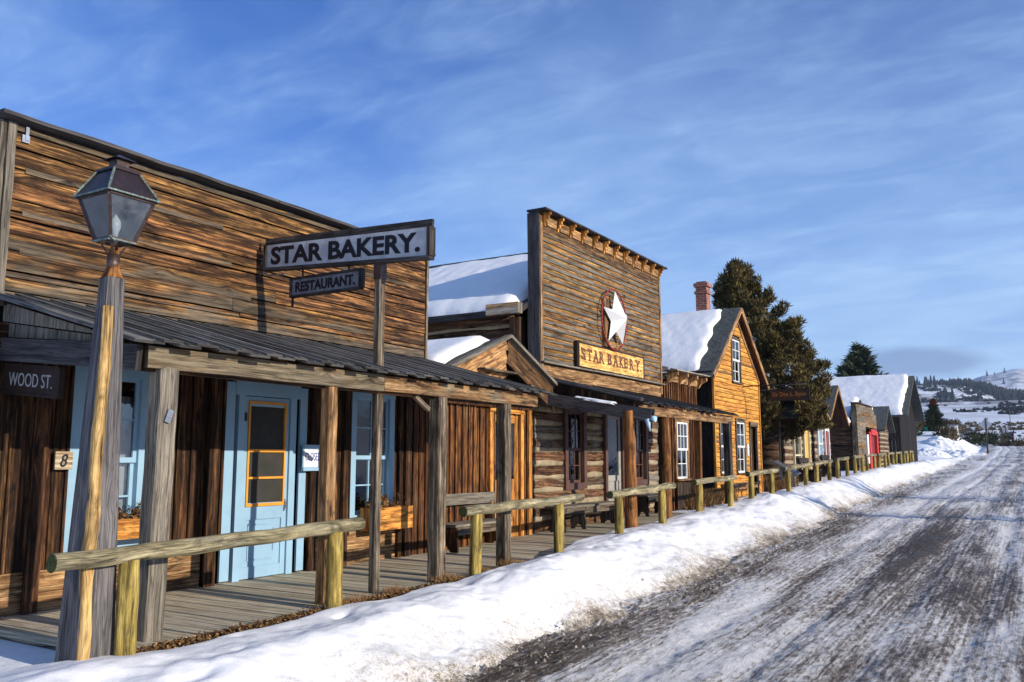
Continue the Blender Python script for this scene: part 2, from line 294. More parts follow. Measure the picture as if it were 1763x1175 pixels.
# ---------------------------------------------------------------- mesh helpers
ORG = {}
def tag(o, label=None, cat=None, group=None, kind=None):
    if label: o['label'] = label
    if cat: o['category'] = cat
    if group: o['group'] = group
    if kind: o['kind'] = kind
    return o
def thing(name, loc, label, cat, group=None):
    o = bpy.data.objects.new(name, None); COL.objects.link(o); o.location = loc; ORG[o] = V(loc)
    o.empty_display_size = .2
    return tag(o, label, cat, group)
def link(name, me, mat, parent=None):
    o = bpy.data.objects.new(name, me); COL.objects.link(o)
    for mm in (mat if isinstance(mat, (list, tuple)) else [mat]): me.materials.append(mm)
    org = ORG[parent] if parent is not None else V((0, 0, 0))
    if parent is not None:
        me.transform(Matrix.Translation(-org)); o.parent = parent; ORG[o] = org
    else: ORG[o] = V((0, 0, 0))
    return o
def rr(a_=.75, b_=1.2): return random.uniform(a_, b_)
class MB:
    def __init__(s): s.v = []; s.f = []; s.uv = []; s.c = []; s.sm = []
    def quad(s, ids, uvs, col, smooth=False):
        s.f.append(ids); s.uv.extend(uvs); s.c.extend([col] * len(ids)); s.sm.append(smooth)
    def sweep(s, pts, sec, n, col=None, scale=None, closed=True, smooth=False, uv0=None, edge=0):
        """pts: centre line; sec: outline (side, normal) in metres; n: normal direction"""
        pts = [V(p) for p in pts]; n = V(n)
        col = col or (rr(), random.random() * .5, random.random())
        u0, v0 = uv0 or (random.uniform(0, 50), random.uniform(0, 50))
        K = len(sec); per = [0]
        for i in range(K): a_ = V(sec[i]); b_ = V(sec[(i + 1) % K]); per.append(per[-1] + (b_ - a_).length)
        base = len(s.v); d = 0; us = []
        for i, p in enumerate(pts):
            ax = (pts[min(i + 1, len(pts) - 1)] - pts[max(i - 1, 0)]).normalized()
            if i: d += (p - pts[i - 1]).length
            us.append(d); side = n.cross(ax).normalized(); up = ax.cross(side).normalized()
            sc_ = scale[i] if scale else 1
            for (x, y) in sec: s.v.append(p + side * x * sc_ + up * y * sc_)
        for i in range(len(pts) - 1):
            for k in range(K):
                k2 = (k + 1) % K
                s.quad((base + i * K + k, base + i * K + k2, base + (i + 1) * K + k2, base + (i + 1) * K + k),
                       ((u0 + us[i], v0 + per[k]), (u0 + us[i], v0 + per[k + 1]), (u0 + us[i + 1], v0 + per[k + 1]), (u0 + us[i + 1], v0 + per[k])), col, smooth)
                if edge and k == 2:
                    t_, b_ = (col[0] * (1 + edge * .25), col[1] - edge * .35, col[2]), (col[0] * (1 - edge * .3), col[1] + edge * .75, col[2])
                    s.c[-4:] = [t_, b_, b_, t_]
        if closed:
            for i, rev in ((0, True), (len(pts) - 1, False)):
                ids = [base + i * K + k for k in range(K)]; uvs = [(u0 + sec[k][0] * .3, v0 + sec[k][1]) for k in range(K)]
                if rev: ids.reverse(); uvs.reverse()
                s.quad(tuple(ids), uvs, (col[0] * .5, min(col[1] + .2, 1.2), col[2]))
    def board(s, p0, p1, wd, th, n=(1, 0, 0), col=None, seg=1, wob=0, ch=0, lap=0, edge=0):
        p0, p1 = V(p0), V(p1); a_, b_ = wd / 2, th / 2
        if lap: sec = [(-a_, 0), (a_, 0), (a_, th * (1 - lap)), (-a_, th)]
        elif ch: sec = [(-a_ + ch, -b_), (a_ - ch, -b_), (a_, -b_ + ch), (a_, b_ - ch), (a_ - ch, b_), (-a_ + ch, b_), (-a_, b_ - ch), (-a_, -b_ + ch)]
        else: sec = [(-a_, -b_), (a_, -b_), (a_, b_), (-a_, b_)]
        pts = [p0.lerp(p1, i / seg) for i in range(seg + 1)]
        if wob: pts = [p + V([random.uniform(-wob, wob) for _ in range(3)]) * (1 if 0 < i < seg else .3) for i, p in enumerate(pts)]
        s.sweep(pts, sec, n, col, edge=edge)
    def box(s, x0, x1, y0, y1, z0, z1, col=None, ch=0):
        d = (x1 - x0, y1 - y0, z1 - z0); c = ((x0 + x1) / 2, (y0 + y1) / 2, (z0 + z1) / 2); k = max(range(3), key=lambda i: abs(d[i]))
        p0 = list(c); p1 = list(c); p0[k] -= d[k] / 2; p1[k] += d[k] / 2
        if k == 0: s.board(p0, p1, abs(d[1]), abs(d[2]), (0, 0, 1), col, ch=ch)
        elif k == 1: s.board(p0, p1, abs(d[2]), abs(d[0]), (1, 0, 0), col, ch=ch)
        else: s.board(p0, p1, abs(d[1]), abs(d[0]), (1, 0, 0), col, ch=ch)
    def tube(s, pts, r, k=10, col=None, scale=None, smooth=True, jit=0):
        sec = []
        for i in range(k):
            q = r * (1 + random.uniform(-jit, jit)); sec.append((q * math.cos(2 * math.pi * i / k), q * math.sin(2 * math.pi * i / k)))
        ax = (V(pts[-1]) - V(pts[0])).normalized(); n = V((1, 0, 0)) if abs(ax.x) < .8 else V((0, 0, 1))
        s.sweep(pts, sec, n, col, scale, True, smooth)
    def poly(s, pts, ext, col=None):
        """flat outline pushed out by ext"""
        pts = [V(p) for p in pts]; ext = V(ext); col = col or (rr(), random.random() * .5, random.random()); b_ = len(s.v); K = len(pts)
        nrm = ext.normalized(); u0, v0 = random.uniform(0, 50), random.uniform(0, 50)
        long = V((0, 0, 1)) if abs(nrm.z) < .7 else V((0, 1, 0)); oth = nrm.cross(long)
        for p in pts: s.v.append(p)
        for p in pts: s.v.append(p + ext)
        uvf = lambda p: (u0 + p.dot(long), v0 + p.dot(oth))
        area = V((0, 0, 0))
        for i in range(K): area += pts[i].cross(pts[(i + 1) % K])
        fl = area.dot(ext) < 0
        top = [b_ + K + i for i in range(K)]; bot = [b_ + i for i in range(K)]
        if fl: top.reverse()
        else: bot.reverse()
        s.quad(tuple(top), [uvf(s.v[i]) for i in top], col); s.quad(tuple(bot), [uvf(s.v[i]) for i in bot], col)
        for i in range(K):
            j = (i + 1) % K; ids = [b_ + i, b_ + j, b_ + K + j, b_ + K + i]
            if fl: ids.reverse()
            l = (pts[j] - pts[i]).length; s.quad(tuple(ids), [(u0, v0), (u0 + l, v0), (u0 + l, v0 + ext.length), (u0, v0 + ext.length)], col)
    def mesh(s, name):
        me = bpy.data.meshes.new(name); me.from_pydata([tuple(p) for p in s.v], [], s.f)
        uvl = me.uv_layers.new(name='UVMap'); uvl.data.foreach_set('uv', np.array(s.uv, 'f').ravel())
        ca = me.color_attributes.new(name='bd', type='FLOAT_COLOR', domain='CORNER')
        ca.data.foreach_set('color', np.array([(*c, 1) for c in s.c], 'f').ravel())
        me.polygons.foreach_set('use_smooth', s.sm); me.update(); return me
    def build(s, name, mat, parent=None): return link(name, s.mesh(name), mat, parent)
def part(name, mat, parent, *boxes, ch=0, col=None):
    mb = MB()
    for bx in boxes: mb.box(*bx, col=col, ch=ch)
    return mb.build(name, M[mat], parent)
def cutspans(a0, a1, cuts):
    out = [(a0, a1)]
    for c0, c1 in cuts:
        nxt = []
        for (p, q) in out:
            if c1 <= p or c0 >= q: nxt.append((p, q)); continue
            if c0 > p: nxt.append((p, c0))
            if c1 < q: nxt.append((c1, q))
        out = nxt
    return [(p, q) for p, q in out if q - p > .015]
def hboards(mb, y0, y1, z0, z1, x, wd, th, holes=(), lmin=2, lmax=4.5, lap=0, colf=None, gap=.006, wob=0, top=None, axis='y', sgn=1, edge=0):
    """horizontal boards on a wall; top(y) may clip to a gable; axis 'x' makes a wall facing -Y standing at y=x"""
    z = z0; row = 0
    while z < z1 - .02:
        h = min(wd * random.uniform(.86, 1.14) if not callable(wd) else wd(), z1 - z)
        a0, a1 = y0, y1
        if top:
            lo, hi = top(z + h * .5)
            a0, a1 = max(y0, lo), min(y1, hi)
        spans = cutspans(a0, a1, [(c0, c1) for (c0, c1, d0, d1) in holes if d0 < z + h * .5 < d1]) if a1 > a0 else []
        for (p, q) in spans:
            s_ = p
            while s_ < q - .02:
                e_ = s_ + random.uniform(lmin, lmax)
                if q - e_ < .5: e_ = q
                pr = random.uniform(0, wob)
                col = colf(z) if colf else None
                zc_ = z + h / 2 + random.uniform(-wob, wob) * .3
                if axis == 'y':
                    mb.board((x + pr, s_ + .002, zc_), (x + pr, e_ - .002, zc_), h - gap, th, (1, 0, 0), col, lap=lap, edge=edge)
                else:
                    mb.board((s_ + .002, x - pr, zc_), (e_ - .002, x - pr, zc_), h - gap, th, (0, -1, 0), col, lap=0)
                s_ = e_
        z += h; row += 1
def vboards(mb, y0, y1, z0, z1, x, wd, th, holes=(), colf=None, batten=0, wob=.01, top=None, bot=None, axis='y', gap=.008):
    y = y0
    while y < y1 - .02:
        w_ = min(wd * random.uniform(.75, 1.25), y1 - y); c = y + w_ / 2
        zz1 = top(c) if top else z1; zz0 = bot(c) if bot else z0
        for (p, q) in cutspans(zz0, zz1, [(d0, d1) for (c0, c1, d0, d1) in holes if c0 < c < c1]):
            pr = random.uniform(0, wob); col = colf(c) if colf else None
            if axis == 'y':
                mb.board((x + pr, c, p), (x + pr, c, q - random.uniform(0, .004)), w_ - gap, th, (1, 0, 0), col)
                if batten: mb.board((x + th + .012, y + w_, p + .002), (x + th + .012, y + w_, q - .003), batten * rr(.8, 1.3), .022, (1, 0, 0), colf(c) if colf else None)
            else:
                mb.board((c, x - pr, p), (c, x - pr, q - random.uniform(0, .004)), w_ - gap, th, (0, -1, 0), col)
                if batten: mb.board((y + w_, x - th - .012, p + .002), (y + w_, x - th - .012, q - .003), batten, .022, (0, -1, 0), col)
        y += w_
# ---- fast numpy noise for terrain and snow
_perm = rng.permutation(512).astype(np.int64); _perm = np.concatenate([_perm, _perm, _perm])
_g = rng.uniform(-1, 1, 512)
def vnoise(x, y):
    xi = np.floor(x).astype(np.int64); yi = np.floor(y).astype(np.int64); fx = x - xi; fy = y - yi
    fx = fx * fx * fx * (fx * (fx * 6 - 15) + 10); fy = fy * fy * fy * (fy * (fy * 6 - 15) + 10)
    h = lambda a_, b_: _g[_perm[(_perm[a_ & 511] + b_) & 511] & 511]
    return (h(xi, yi) * (1 - fx) + h(xi + 1, yi) * fx) * (1 - fy) + (h(xi, yi + 1) * (1 - fx) + h(xi + 1, yi + 1) * fx) * fy
def fbm(x, y, o=5, g=.5):
    s_ = 0; a_ = 1; n_ = 0
    for i in range(o): s_ = s_ + a_ * vnoise(x * 2 ** i + 17.3 * i, y * 2 ** i + 9.1 * i); n_ += a_; a_ *= g
    return s_ / n_
def grid(name, X, Y, Z, mat, parent=None, attr=None, smooth=True):
    nx, ny = X.shape; co = np.stack([X, Y, Z], -1).reshape(-1, 3)
    i = np.arange(nx * ny).reshape(nx, ny); q = np.stack([i[:-1, :-1], i[1:, :-1], i[1:, 1:], i[:-1, 1:]], -1).reshape(-1, 4)
    me = bpy.data.meshes.new(name); me.vertices.add(len(co)); me.vertices.foreach_set('co', co.astype('f').ravel())
    me.loops.add(q.size); me.loops.foreach_set('vertex_index', q.astype('i').ravel())
    me.polygons.add(len(q)); me.polygons.foreach_set('loop_start', np.arange(0, q.size, 4, dtype='i')); me.polygons.foreach_set('loop_total', np.full(len(q), 4, 'i'))
    me.polygons.foreach_set('use_smooth', np.full(len(q), smooth)); me.update(calc_edges=True); me.validate()
    if attr is not None:
        at = me.attributes.new('dirt', 'FLOAT', 'POINT'); at.data.foreach_set('value', attr.astype('f').ravel())
    o = link(name, me, mat, parent); return o
def tris(name, P, colr, mat, parent=None, k=3):
    """P: (n,k,3) loose faces with a brightness each"""
    P = np.asarray(P); n = len(P); me = bpy.data.meshes.new(name); me.vertices.add(n * k); me.vertices.foreach_set('co', P.astype('f').ravel())
    me.loops.add(n * k); me.loops.foreach_set('vertex_index', np.arange(n * k, dtype='i'))
    me.polygons.add(n); me.polygons.foreach_set('loop_start', np.arange(0, n * k, k, dtype='i')); me.polygons.foreach_set('loop_total', np.full(n, k, 'i')); me.update(calc_edges=True)
    ca = me.color_attributes.new(name='bd', type='FLOAT_COLOR', domain='CORNER')
    c = np.repeat(np.clip(colr, 0, 1), k); ca.data.foreach_set('color', np.stack([c, c, c, np.ones_like(c)], -1).astype('f').ravel())
    return link(name, me, mat, parent)
def text(name, s_, mat, parent, c, right, up, wd, ht, off=0.0, depth=.004, shear=0):
    """lettering fitted to wd x ht metres, centred on c, standing proud of its board"""
    cu = bpy.data.curves.new(name, 'FONT'); cu.body = s_; cu.size = 1; cu.offset = off; cu.extrude = .01; cu.resolution_u = 4; cu.shear = shear
    ob = bpy.data.objects.new(name, cu); COL.objects.link(ob); dg = bpy.context.evaluated_depsgraph_get(); dg.update()
    me = bpy.data.meshes.new_from_object(ob.evaluated_get(dg)); bpy.data.objects.remove(ob); bpy.data.curves.remove(cu)
    co = np.empty(len(me.vertices) * 3, 'f'); me.vertices.foreach_get('co', co); co = co.reshape(-1, 3)
    lo = co.min(0); hi = co.max(0); r_ = V(right).normalized(); u_ = V(up).normalized(); n_ = r_.cross(u_); c = V(c)
    out = [c + r_ * ((x - lo[0]) / (hi[0] - lo[0]) - .5) * wd + u_ * ((y - lo[1]) / (hi[1] - lo[1]) - .5) * ht + n_ * ((z - lo[2]) / (hi[2] - lo[2])) * depth for x, y, z in co.tolist()]
    me.vertices.foreach_set('co', np.array([tuple(p) for p in out], 'f').ravel()); me.update()
    me.name = name; me.materials.clear(); return link(name, me, M[mat], parent)
# ================================================================= ground, road, snow bank, hills
def rz(Y): return np.interp(Y, [-40, 0, 6, 10, 16, 25, 35, 47, 60, 75, 100, 150, 170, 230], [-.6, -.05, 0, .07, .24, .52, .80, 1.13, 1.45, 1.85, 2.62, 4.3, 4.5, 4.0])
def rx(Y): return np.interp(Y, [-40, 60, 100, 150, 200], [0, 0, -.8, -3.2, -9])          # the far road bends left
def sz(Y): return np.interp(Y, [-10, 0, 3.5, 4, 6, 8.5, 10.6, 12.5, 14.3, 16, 19.7, 23, 26.4, 36, 47, 60, 75], [.2, .3, .345, .36, .40, .45, .50, .58, .64, .69, .81, .92, 1.03, 1.28, 1.5, 1.66, 1.8])
def gz(Y): return np.interp(Y, [-40, 0, 4, 5, 10, 14, 19, 22, 28, 36, 48, 60, 70, 72, 85, 100, 115, 150, 200, 350, 700, 1000, 1100],
                            [-.5, .22, .31, .24, .22, .26, .36, .50, .64, .98, 1.2, 1.38, 1.5, 1.52, 2.7, 4.5, 5.0, 5.2, 4.6, 12, 36, 56, 62])
def smooth(x): x = np.clip(x, 0, 1); return x * x * (3 - 2 * x)
def terrain(X, Y):
    R = np.hypot(X, Y); base = gz(np.minimum(Y, 1100)); az = -X / np.maximum(Y, 1)
    z = base + .05 * fbm(X * .5, Y * .5, 4) * smooth((R - 3) / 10) + .8 * fbm(X * .01, Y * .01, 4) * smooth((R - 200) / 300) * 2
    # falls to the road east of the buildings' yard
    t = smooth((X - rx(Y) + 9.0) / 4.5); road = rz(Y) - .22
    k = smooth((Y - 66) / 12); z = np.where((Y < 240), z * (1 - t * k) + road * t * k, z)
    t2 = smooth((X + 5.9) / .35); z = np.where(Y < 78, z * (1 - t2) + np.minimum(z, road) * t2, z)
    z = z + smooth((X - 7) / 6) * np.where(Y < 200, .5, 0)
    # hills
    eA = np.interp(az, [-1.5, -.4, -.1, .0, .03, .05, .07, .10, .125, .155, .19, .3, .6, 2], [.02, .03, .040, .050, .056, .065, .073, .077, .0785, .0765, .062, .05, .045, .04])
    eB = np.interp(az, [-1.5, -.4, -.1, .02, .045, .07, .10, .13, .155, .2, .25, .29, .34, .6, 2], [.06, .07, .088, .087, .083, .075, .071, .0735, .078, .085, .096, .101, .094, .07, .07])
    n = fbm(X * .0035, Y * .0035, 6, .55)
    D = np.maximum(Y, 1) ; back = Y < 1
    zA = eA * 1500 + 16 * n; zB = eB * 2700 + 26 * n
    hA = smooth((D - 1020) / 480); fl = smooth((D - 1560) / 500)
    z = np.where(D > 1000, np.maximum(z, 60) * (1 - hA) + zA * hA, z); z = np.where(D > 1560, z * (1 - fl) + (zA * .75) * fl, z)
    hB = smooth((D - 1950) / 750); z = np.where(D > 1950, z * (1 - hB) + zB * hB, z)
    return z
ang = np.radians(np.concatenate([np.linspace(-180, -62, 50)[:-1], np.linspace(-62, 12, 620)[:-1], np.linspace(12, 180, 60)]))
rad = np.concatenate([np.linspace(0.5, 30, 90)[:-1], np.geomspace(30, 1000, 150)[:-1], np.linspace(1000, 3400, 150)])
A_, R_ = np.meshgrid(ang, rad); X_ = R_ * np.sin(A_); Y_ = R_ * np.cos(A_)
tag(grid('snow_ground', X_, Y_, terrain(X_, Y_), M['hill']), kind='structure')

# road surface
ys = np.concatenate([np.arange(-6, 4, .25), np.arange(4, 12, .028), np.arange(12, 25, .07), np.arange(25, 60, .25), np.arange(60, 175, 1.0)])
xs = np.concatenate([np.arange(-4.6, 2.2, .028), np.arange(2.2, 5.6, .2)])
Y_, X_ = np.meshgrid(ys, xs, indexing='ij'); Xc = X_ * 1.0
X_ = Xc * np.interp(Y_, [-40, 80, 175], [1, 1, .75]) + rx(Y_)
def track(x0, wd): return np.exp(-((Xc - x0 - .08 * np.sin(Y_ * .21 + x0 * 3)) / wd) ** 2)
tracks = sum(track(a_, b_) for a_, b_ in ((-2.95, .14), (-2.3, .12), (-1.45, .17), (-.75, .14), (.1, .16), (.9, .17), (1.7, .2)))
Z_ = rz(Y_) - .030 * tracks + .016 * fbm(Xc * 2.2, Y_ * .5, 4) + .012 * fbm(Xc * 7, Y_ * 4, 4) + .010 * fbm(Xc * 22, Y_ * 16, 3)
tread = ((np.sin(Y_ * 48 + 7 * np.abs(Xc * 9 % 1 - .5)) > 0) * .005) * sum(track(a_, .07) for a_ in (-2.93, -1.43, .12))
Z_ = Z_ + tread
crumbs = np.clip(fbm(Xc * 14 + 5, Y_ * 12, 3) - .28, 0, 1) * .10 * smooth((-Xc - 2.9) / 1.2); Z_ = Z_ + crumbs
dirt = .10 * fbm(Xc * .9, Y_ * .25, 3) + .26 * np.exp(-((Xc + 3.75 + .18 * fbm(Y_ * .6, Y_ * 0, 3)) / .30) ** 2) * np.interp(Y_, [0, 9, 20, 40], [1, 1, .45, .2])
dirt = dirt - .16 * np.exp(-((Xc + 3.05) / .45) ** 2) + .10 * np.exp(-((Xc + 1.1) / .4) ** 2) + .12 * np.exp(-((Xc - .45) / .5) ** 2) + .16 * np.exp(-((Xc - 1.6) / .8) ** 2) - .06
dirt = dirt + .42 * np.exp(-((Xc + 1.9) / .38) ** 2 - ((Y_ - 17.5) / 4.2) ** 2) + .25 * np.exp(-((Xc + 2.9) / .25) ** 2 - ((Y_ - 13.2) / 1.6) ** 2) - .06 * smooth((Y_ - 20) / 10)
tag(grid('road', X_, Y_, Z_, M['road'], attr=dirt), kind='structure')

# ploughed snow bank between the hitching rails and the road
ys = np.concatenate([np.arange(-5, 3, .12), np.arange(3, 14, .024), np.arange(14, 28, .06), np.arange(28, 92, .25)])
us = np.linspace(0, 1, 130)
Y_, U_ = np.meshgrid(ys, us, indexing='ij')
inn = np.interp(Y_, [-5, 3.5, 4.3, 10, 11.5, 20, 40, 64, 92], [-6.6, -6.3, -5.74, -5.74, -6.15, -6.15, -6.1, -6.0, -5.2]) + .07 * fbm(Y_ * 1.3, Y_ * 0 + 3, 3)
toe = np.interp(Y_, [-5, 6, 10, 16, 30, 60, 80, 92], [-3.75, -3.8, -3.95, -3.95, -4.1, -4.25, -4.6, -5.6]) + .16 * fbm(Y_ * .55, Y_ * 0 + 8, 4)
X_ = inn + (toe + .35 - inn) * U_
t = (X_ - inn) / (toe - inn)
s_ = sz(Y_); r_ = rz(Y_)
ris = smooth(t / .13); fall = smooth((t - .30) / .70) ** 1.25
lump = fbm(X_ * 1.1, Y_ * .8, 3) * .13 + fbm(X_ * 3.2, Y_ * 2.2, 3) * .032 + fbm(X_ * 11, Y_ * 9, 3) * .008
g0 = np.minimum(gz(Y_), s_ - .12)
Z_ = (g0 - .02) * (1 - ris) + (s_ + .015 + .06 * np.exp(-((t - .34) / .2) ** 2)) * ris
Z_ = Z_ * (1 - fall) + (r_ - .06) * fall + lump * ris * np.clip(t * 3, .15, 1) * np.clip((1.15 - t) * 3, 0, 1)
rough = np.clip((t - .60) * 3, 0, 1) * np.clip((1.25 - t) * 4, 0, 1)
Z_ = Z_ + rough * (.055 * np.abs(fbm(X_ * 9, Y_ * 9, 4)) + .022 * fbm(X_ * 26, Y_ * 24, 3))
for k_ in range(70):
    dx_, dy_ = random.uniform(-5.5, -4.3), random.uniform(3.5, 24); rd_ = random.uniform(.04, .11); Z_ = Z_ - random.uniform(.012, .035) * np.exp(-(((X_ - dx_) / rd_) ** 2 + ((Y_ - dy_) / (rd_ * 1.6)) ** 2))
end = smooth((Y_ - 60) / 22); Z_ = Z_ * (1 - end) + (np.minimum(Z_, r_ + .12) ) * end - .1 * smooth((Y_ - 84) / 6)
dirt = -.14 + .62 * smooth((t - .30) / .48) + .40 * smooth((t - .70) / .2) - .15 * smooth((Y_ - 25) / 15) + .10 * fbm(Y_ * .3, Y_ * 0, 3)
tag(grid('snow_bank', X_, Y_, Z_, M['snowd'], attr=dirt), kind='structure')
# loose lumps of ploughed snow and grit along the foot of the bank
n = 2600; yc_ = 3 + 30 * rng.uniform(0, 1, n) ** 1.5; xc_ = -3.98 + rng.normal(0, .17, n) + .12 * fbm(yc_ * .55, yc_ * 0 + 8, 4); rd_ = .005 + .020 * rng.uniform(0, 1, n) ** 5
oc = np.array([(1, 0, 0), (0, 1, 0), (-1, 0, 0), (0, -1, 0), (0, 0, 1.)]); fc = [(0, 1, 4), (1, 2, 4), (2, 3, 4), (3, 0, 4)]
vv = oc[None] * rd_[:, None, None] * rng.uniform(.6, 1.4, (n, 5, 3)) + np.stack([xc_, yc_, rz(yc_) + .012 + .28 * np.clip(-4.05 - xc_, 0, 1)], -1)[:, None]
P = np.concatenate([vv[:, list(f_)] for f_ in fc]); M['grit'] = flat('dirty_snow_grit', (.36, .32, .27), .9, 0, .1, .4, 9, 0, (.10, .08, .06), (.5, .62)); tag(tris('snow_crumbs', P, np.zeros(len(P)), M['grit']), kind='stuff')
# opposite verge (outside the frame, seen from a side step)
ys = np.arange(-8, 90, .4); us = np.linspace(0, 1, 30); Y_, U_ = np.meshgrid(ys, us, indexing='ij'); X_ = 4.6 + U_ * 3.4
Z_ = rz(Y_) - .05 + .5 * np.sin(U_ * math.pi) ** 1.5 + .08 * fbm(X_ * 1.5, Y_ * 1.2, 4) * np.sin(U_ * math.pi)
tag(grid('snow_verge', X_, Y_, Z_, M['snow']), kind='structure')

# leaf litter along the boardwalk edge
def scatter_leaves(name, n, fy, fx, fzz, size, mat, tall=.0):
    y = fy(n); x = fx(n, y); z = fzz(x, y)
    a_ = rng.uniform(0, 2 * np.pi, n); s_ = size * rng.uniform(.5, 1.4, n); tilt = rng.uniform(-.9, .9, (n, 2))
    d1 = np.stack([np.cos(a_), np.sin(a_), tilt[:, 0]], -1) * s_[:, None]; d2 = np.stack([-np.sin(a_), np.cos(a_), tilt[:, 1]], -1) * s_[:, None] * rng.uniform(.3, .8, n)[:, None]
    c = np.stack([x, y, z + rng.uniform(0, 1, n) * tall], -1); return tris(name, np.stack([c - d1, c - d2, c + d1 + d2 * .2, c + d2], 1), rng.uniform(0, 1, n) ** 1.6, mat, None, 4)
lit = scatter_leaves('leaf_litter', 7000, lambda n: rng.uniform(4.05, 10.6, n), lambda n, y: -5.68 + rng.normal(0, .055, n), lambda x, y: np.interp(y, [4, 10.6], [.355, .42]) + .0 * x, .016, M['litter'], .03)
tag(lit, kind='stuff')
def grass(name, n, x0, x1, y0, y1, zf, h, mat, clump=None):
    x = rng.uniform(x0, x1, n); y = rng.uniform(y0, y1, n)
    if clump is not None:
        ci = rng.integers(0, len(clump), n); cc = np.array(clump)[ci]; x = cc[:, 0] + rng.normal(0, cc[:, 2]); y = cc[:, 1] + rng.normal(0, cc[:, 2])
    z = zf(x, y); hh = h * rng.uniform(.4, 1.2, n); a_ = rng.uniform(0, 6.28, n); w_ = hh * .03
    b0 = np.stack([x, y, z], -1); sd_ = np.stack([np.cos(a_), np.sin(a_), a_ * 0], -1) * w_[:, None]
    tip = b0 + np.stack([rng.normal(0, .35, n) * hh, rng.normal(0, .35, n) * hh, hh], -1)
    return tris(name, np.stack([b0 - sd_, b0 + sd_, tip], 1), rng.uniform(.2, 1, n), mat)
tag(grass('dry_grass', 9000, 0, 0, 0, 0, lambda x, y: gz(y) + .0, .38, M['litter'],
     [(-7.75, y, .13) for y in (21.5, 22.2, 22.9, 23.5, 24.3)] + [(-7.9, 22.7, .2), (-7.5, 29.2, .25), (-7.8, 30.4, .25), (-8.2, 31, .3)]), kind='stuff')
tag(grass('dry_edge_grass', 3500, 0, 0, 0, 0, lambda x, y: sz(y) - .03, .07, M['litter'], [(-5.70, 6.25, .09), (-5.76, 6.6, .08), (-5.76, 7.2, .07), (-5.80, 8.15, .08), (-5.72, 8.8, .08), (-5.76, 9.5, .09)]), kind='stuff')

# far forest bands and brush on the slopes
def cones(name, XY, H, mat, spread=.22):
    n = len(XY); x, y = XY[:, 0], XY[:, 1]; z = terrain(x, y) - .5; out = []; cl = []
    for lv in range(4):
        for s_ in range(4):
            a0 = s_ * math.pi / 2 + lv * .5; a1 = a0 + math.pi / 2; r0 = H * spread * (1.15 - lv * .27); z0 = z + H * (.08 + lv * .22); z1 = z0 + H * .36
            p = lambda a_: np.stack([x + r0 * np.cos(a_), y + r0 * np.sin(a_), z0 + rng.uniform(-.04, .04, n) * H], -1)
            out.append(np.stack([p(a0), p(a1), np.stack([x, y, np.minimum(z1, z + H)], -1)], 1)); cl.append(rng.uniform(0, 1, n))
    return tris(name, np.concatenate(out), np.concatenate(cl), mat)
pts = []
def addband(n, az0, az1, d0, d1, cond=None):
    a_ = rng.uniform(az0, az1, n); d = rng.uniform(d0, d1, n); k = np.ones(n, bool) if cond is None else cond(a_, d); pts.append(np.stack([-a_[k] * d[k], d[k]], -1))
addband(900, .118, .165, 1440, 1590, lambda a_, d: rng.uniform(0, 1, len(a_)) < .9)
addband(420, .055, .118, 1440, 1560, lambda a_, d: fbm(a_ * 90, d * .02, 2) > .12)
addband(5200, -.12, .088, 1260, 1560, lambda a_, d: (d > 1275 + 2900 * np.clip(a_ - .015, -.03, 1) + 40 * fbm(a_ * 60, d * .01, 3)))
addband(500, .02, .16, 1080, 1500, lambda a_, d: fbm(a_ * 60 + 3, d * .012, 3) > .22)
addband(240, -.1, .1, 2100, 2700, lambda a_, d: fbm(a_ * 50, d * .01, 3) > .25)
XY = np.concatenate(pts); tag(cones('hillside_forest', XY, rng.uniform(9, 17, len(XY)), M['forest']), kind='stuff')
def blobs(name, XY, R, mat, per=14):
    n = len(XY); out = []; cl = []
    z = terrain(XY[:, 0], XY[:, 1])
    for k in range(per):
        d = rng.normal(0, 1, (n, 3)); d /= np.linalg.norm(d, axis=1)[:, None]; d[:, 2] = np.abs(d[:, 2]) * .8
        c = np.stack([XY[:, 0], XY[:, 1], z], -1) + d * (R * rng.uniform(.3, .9, n))[:, None]
        e1 = rng.normal(0, 1, (n, 3)) * (R * .4)[:, None]; e2 = rng.normal(0, 1, (n, 3)) * (R * .4)[:, None]
        out.append(np.stack([c - e1, c + e1 * .5 - e2, c + e2], 1)); cl.append(rng.uniform(0, 1, n))
    return tris(name, np.concatenate(out), np.concatenate(cl), mat)
pts = []
addband(900, -.05, .17, 560, 1080, lambda a_, d: fbm(a_ * 40, d * .015, 3) > .15)
addband(1500, -.05, .17, 1000, 1300, lambda a_, d: fbm(a_ * 70, d * .02, 3) > .0)
addband(2200, .03, .17, 1150, 1500, lambda a_, d: fbm(a_ * 70, d * .02, 3) > -.05)
XY = np.concatenate(pts); tag(blobs('hillside_brush', XY, rng.uniform(1.2, 3.2, len(XY)), M['forest']), kind='stuff')
pts = []; addband(260, -.05, .12, 215, 330, lambda a_, d: fbm(a_ * 50, d * .05, 3) > .0); addband(260, .0, .1, 330, 430)
XY = np.concatenate(pts); tag(blobs('valley_brush', XY, rng.uniform(.35, 1.0, len(XY)), M['sage'], 30), kind='stuff')
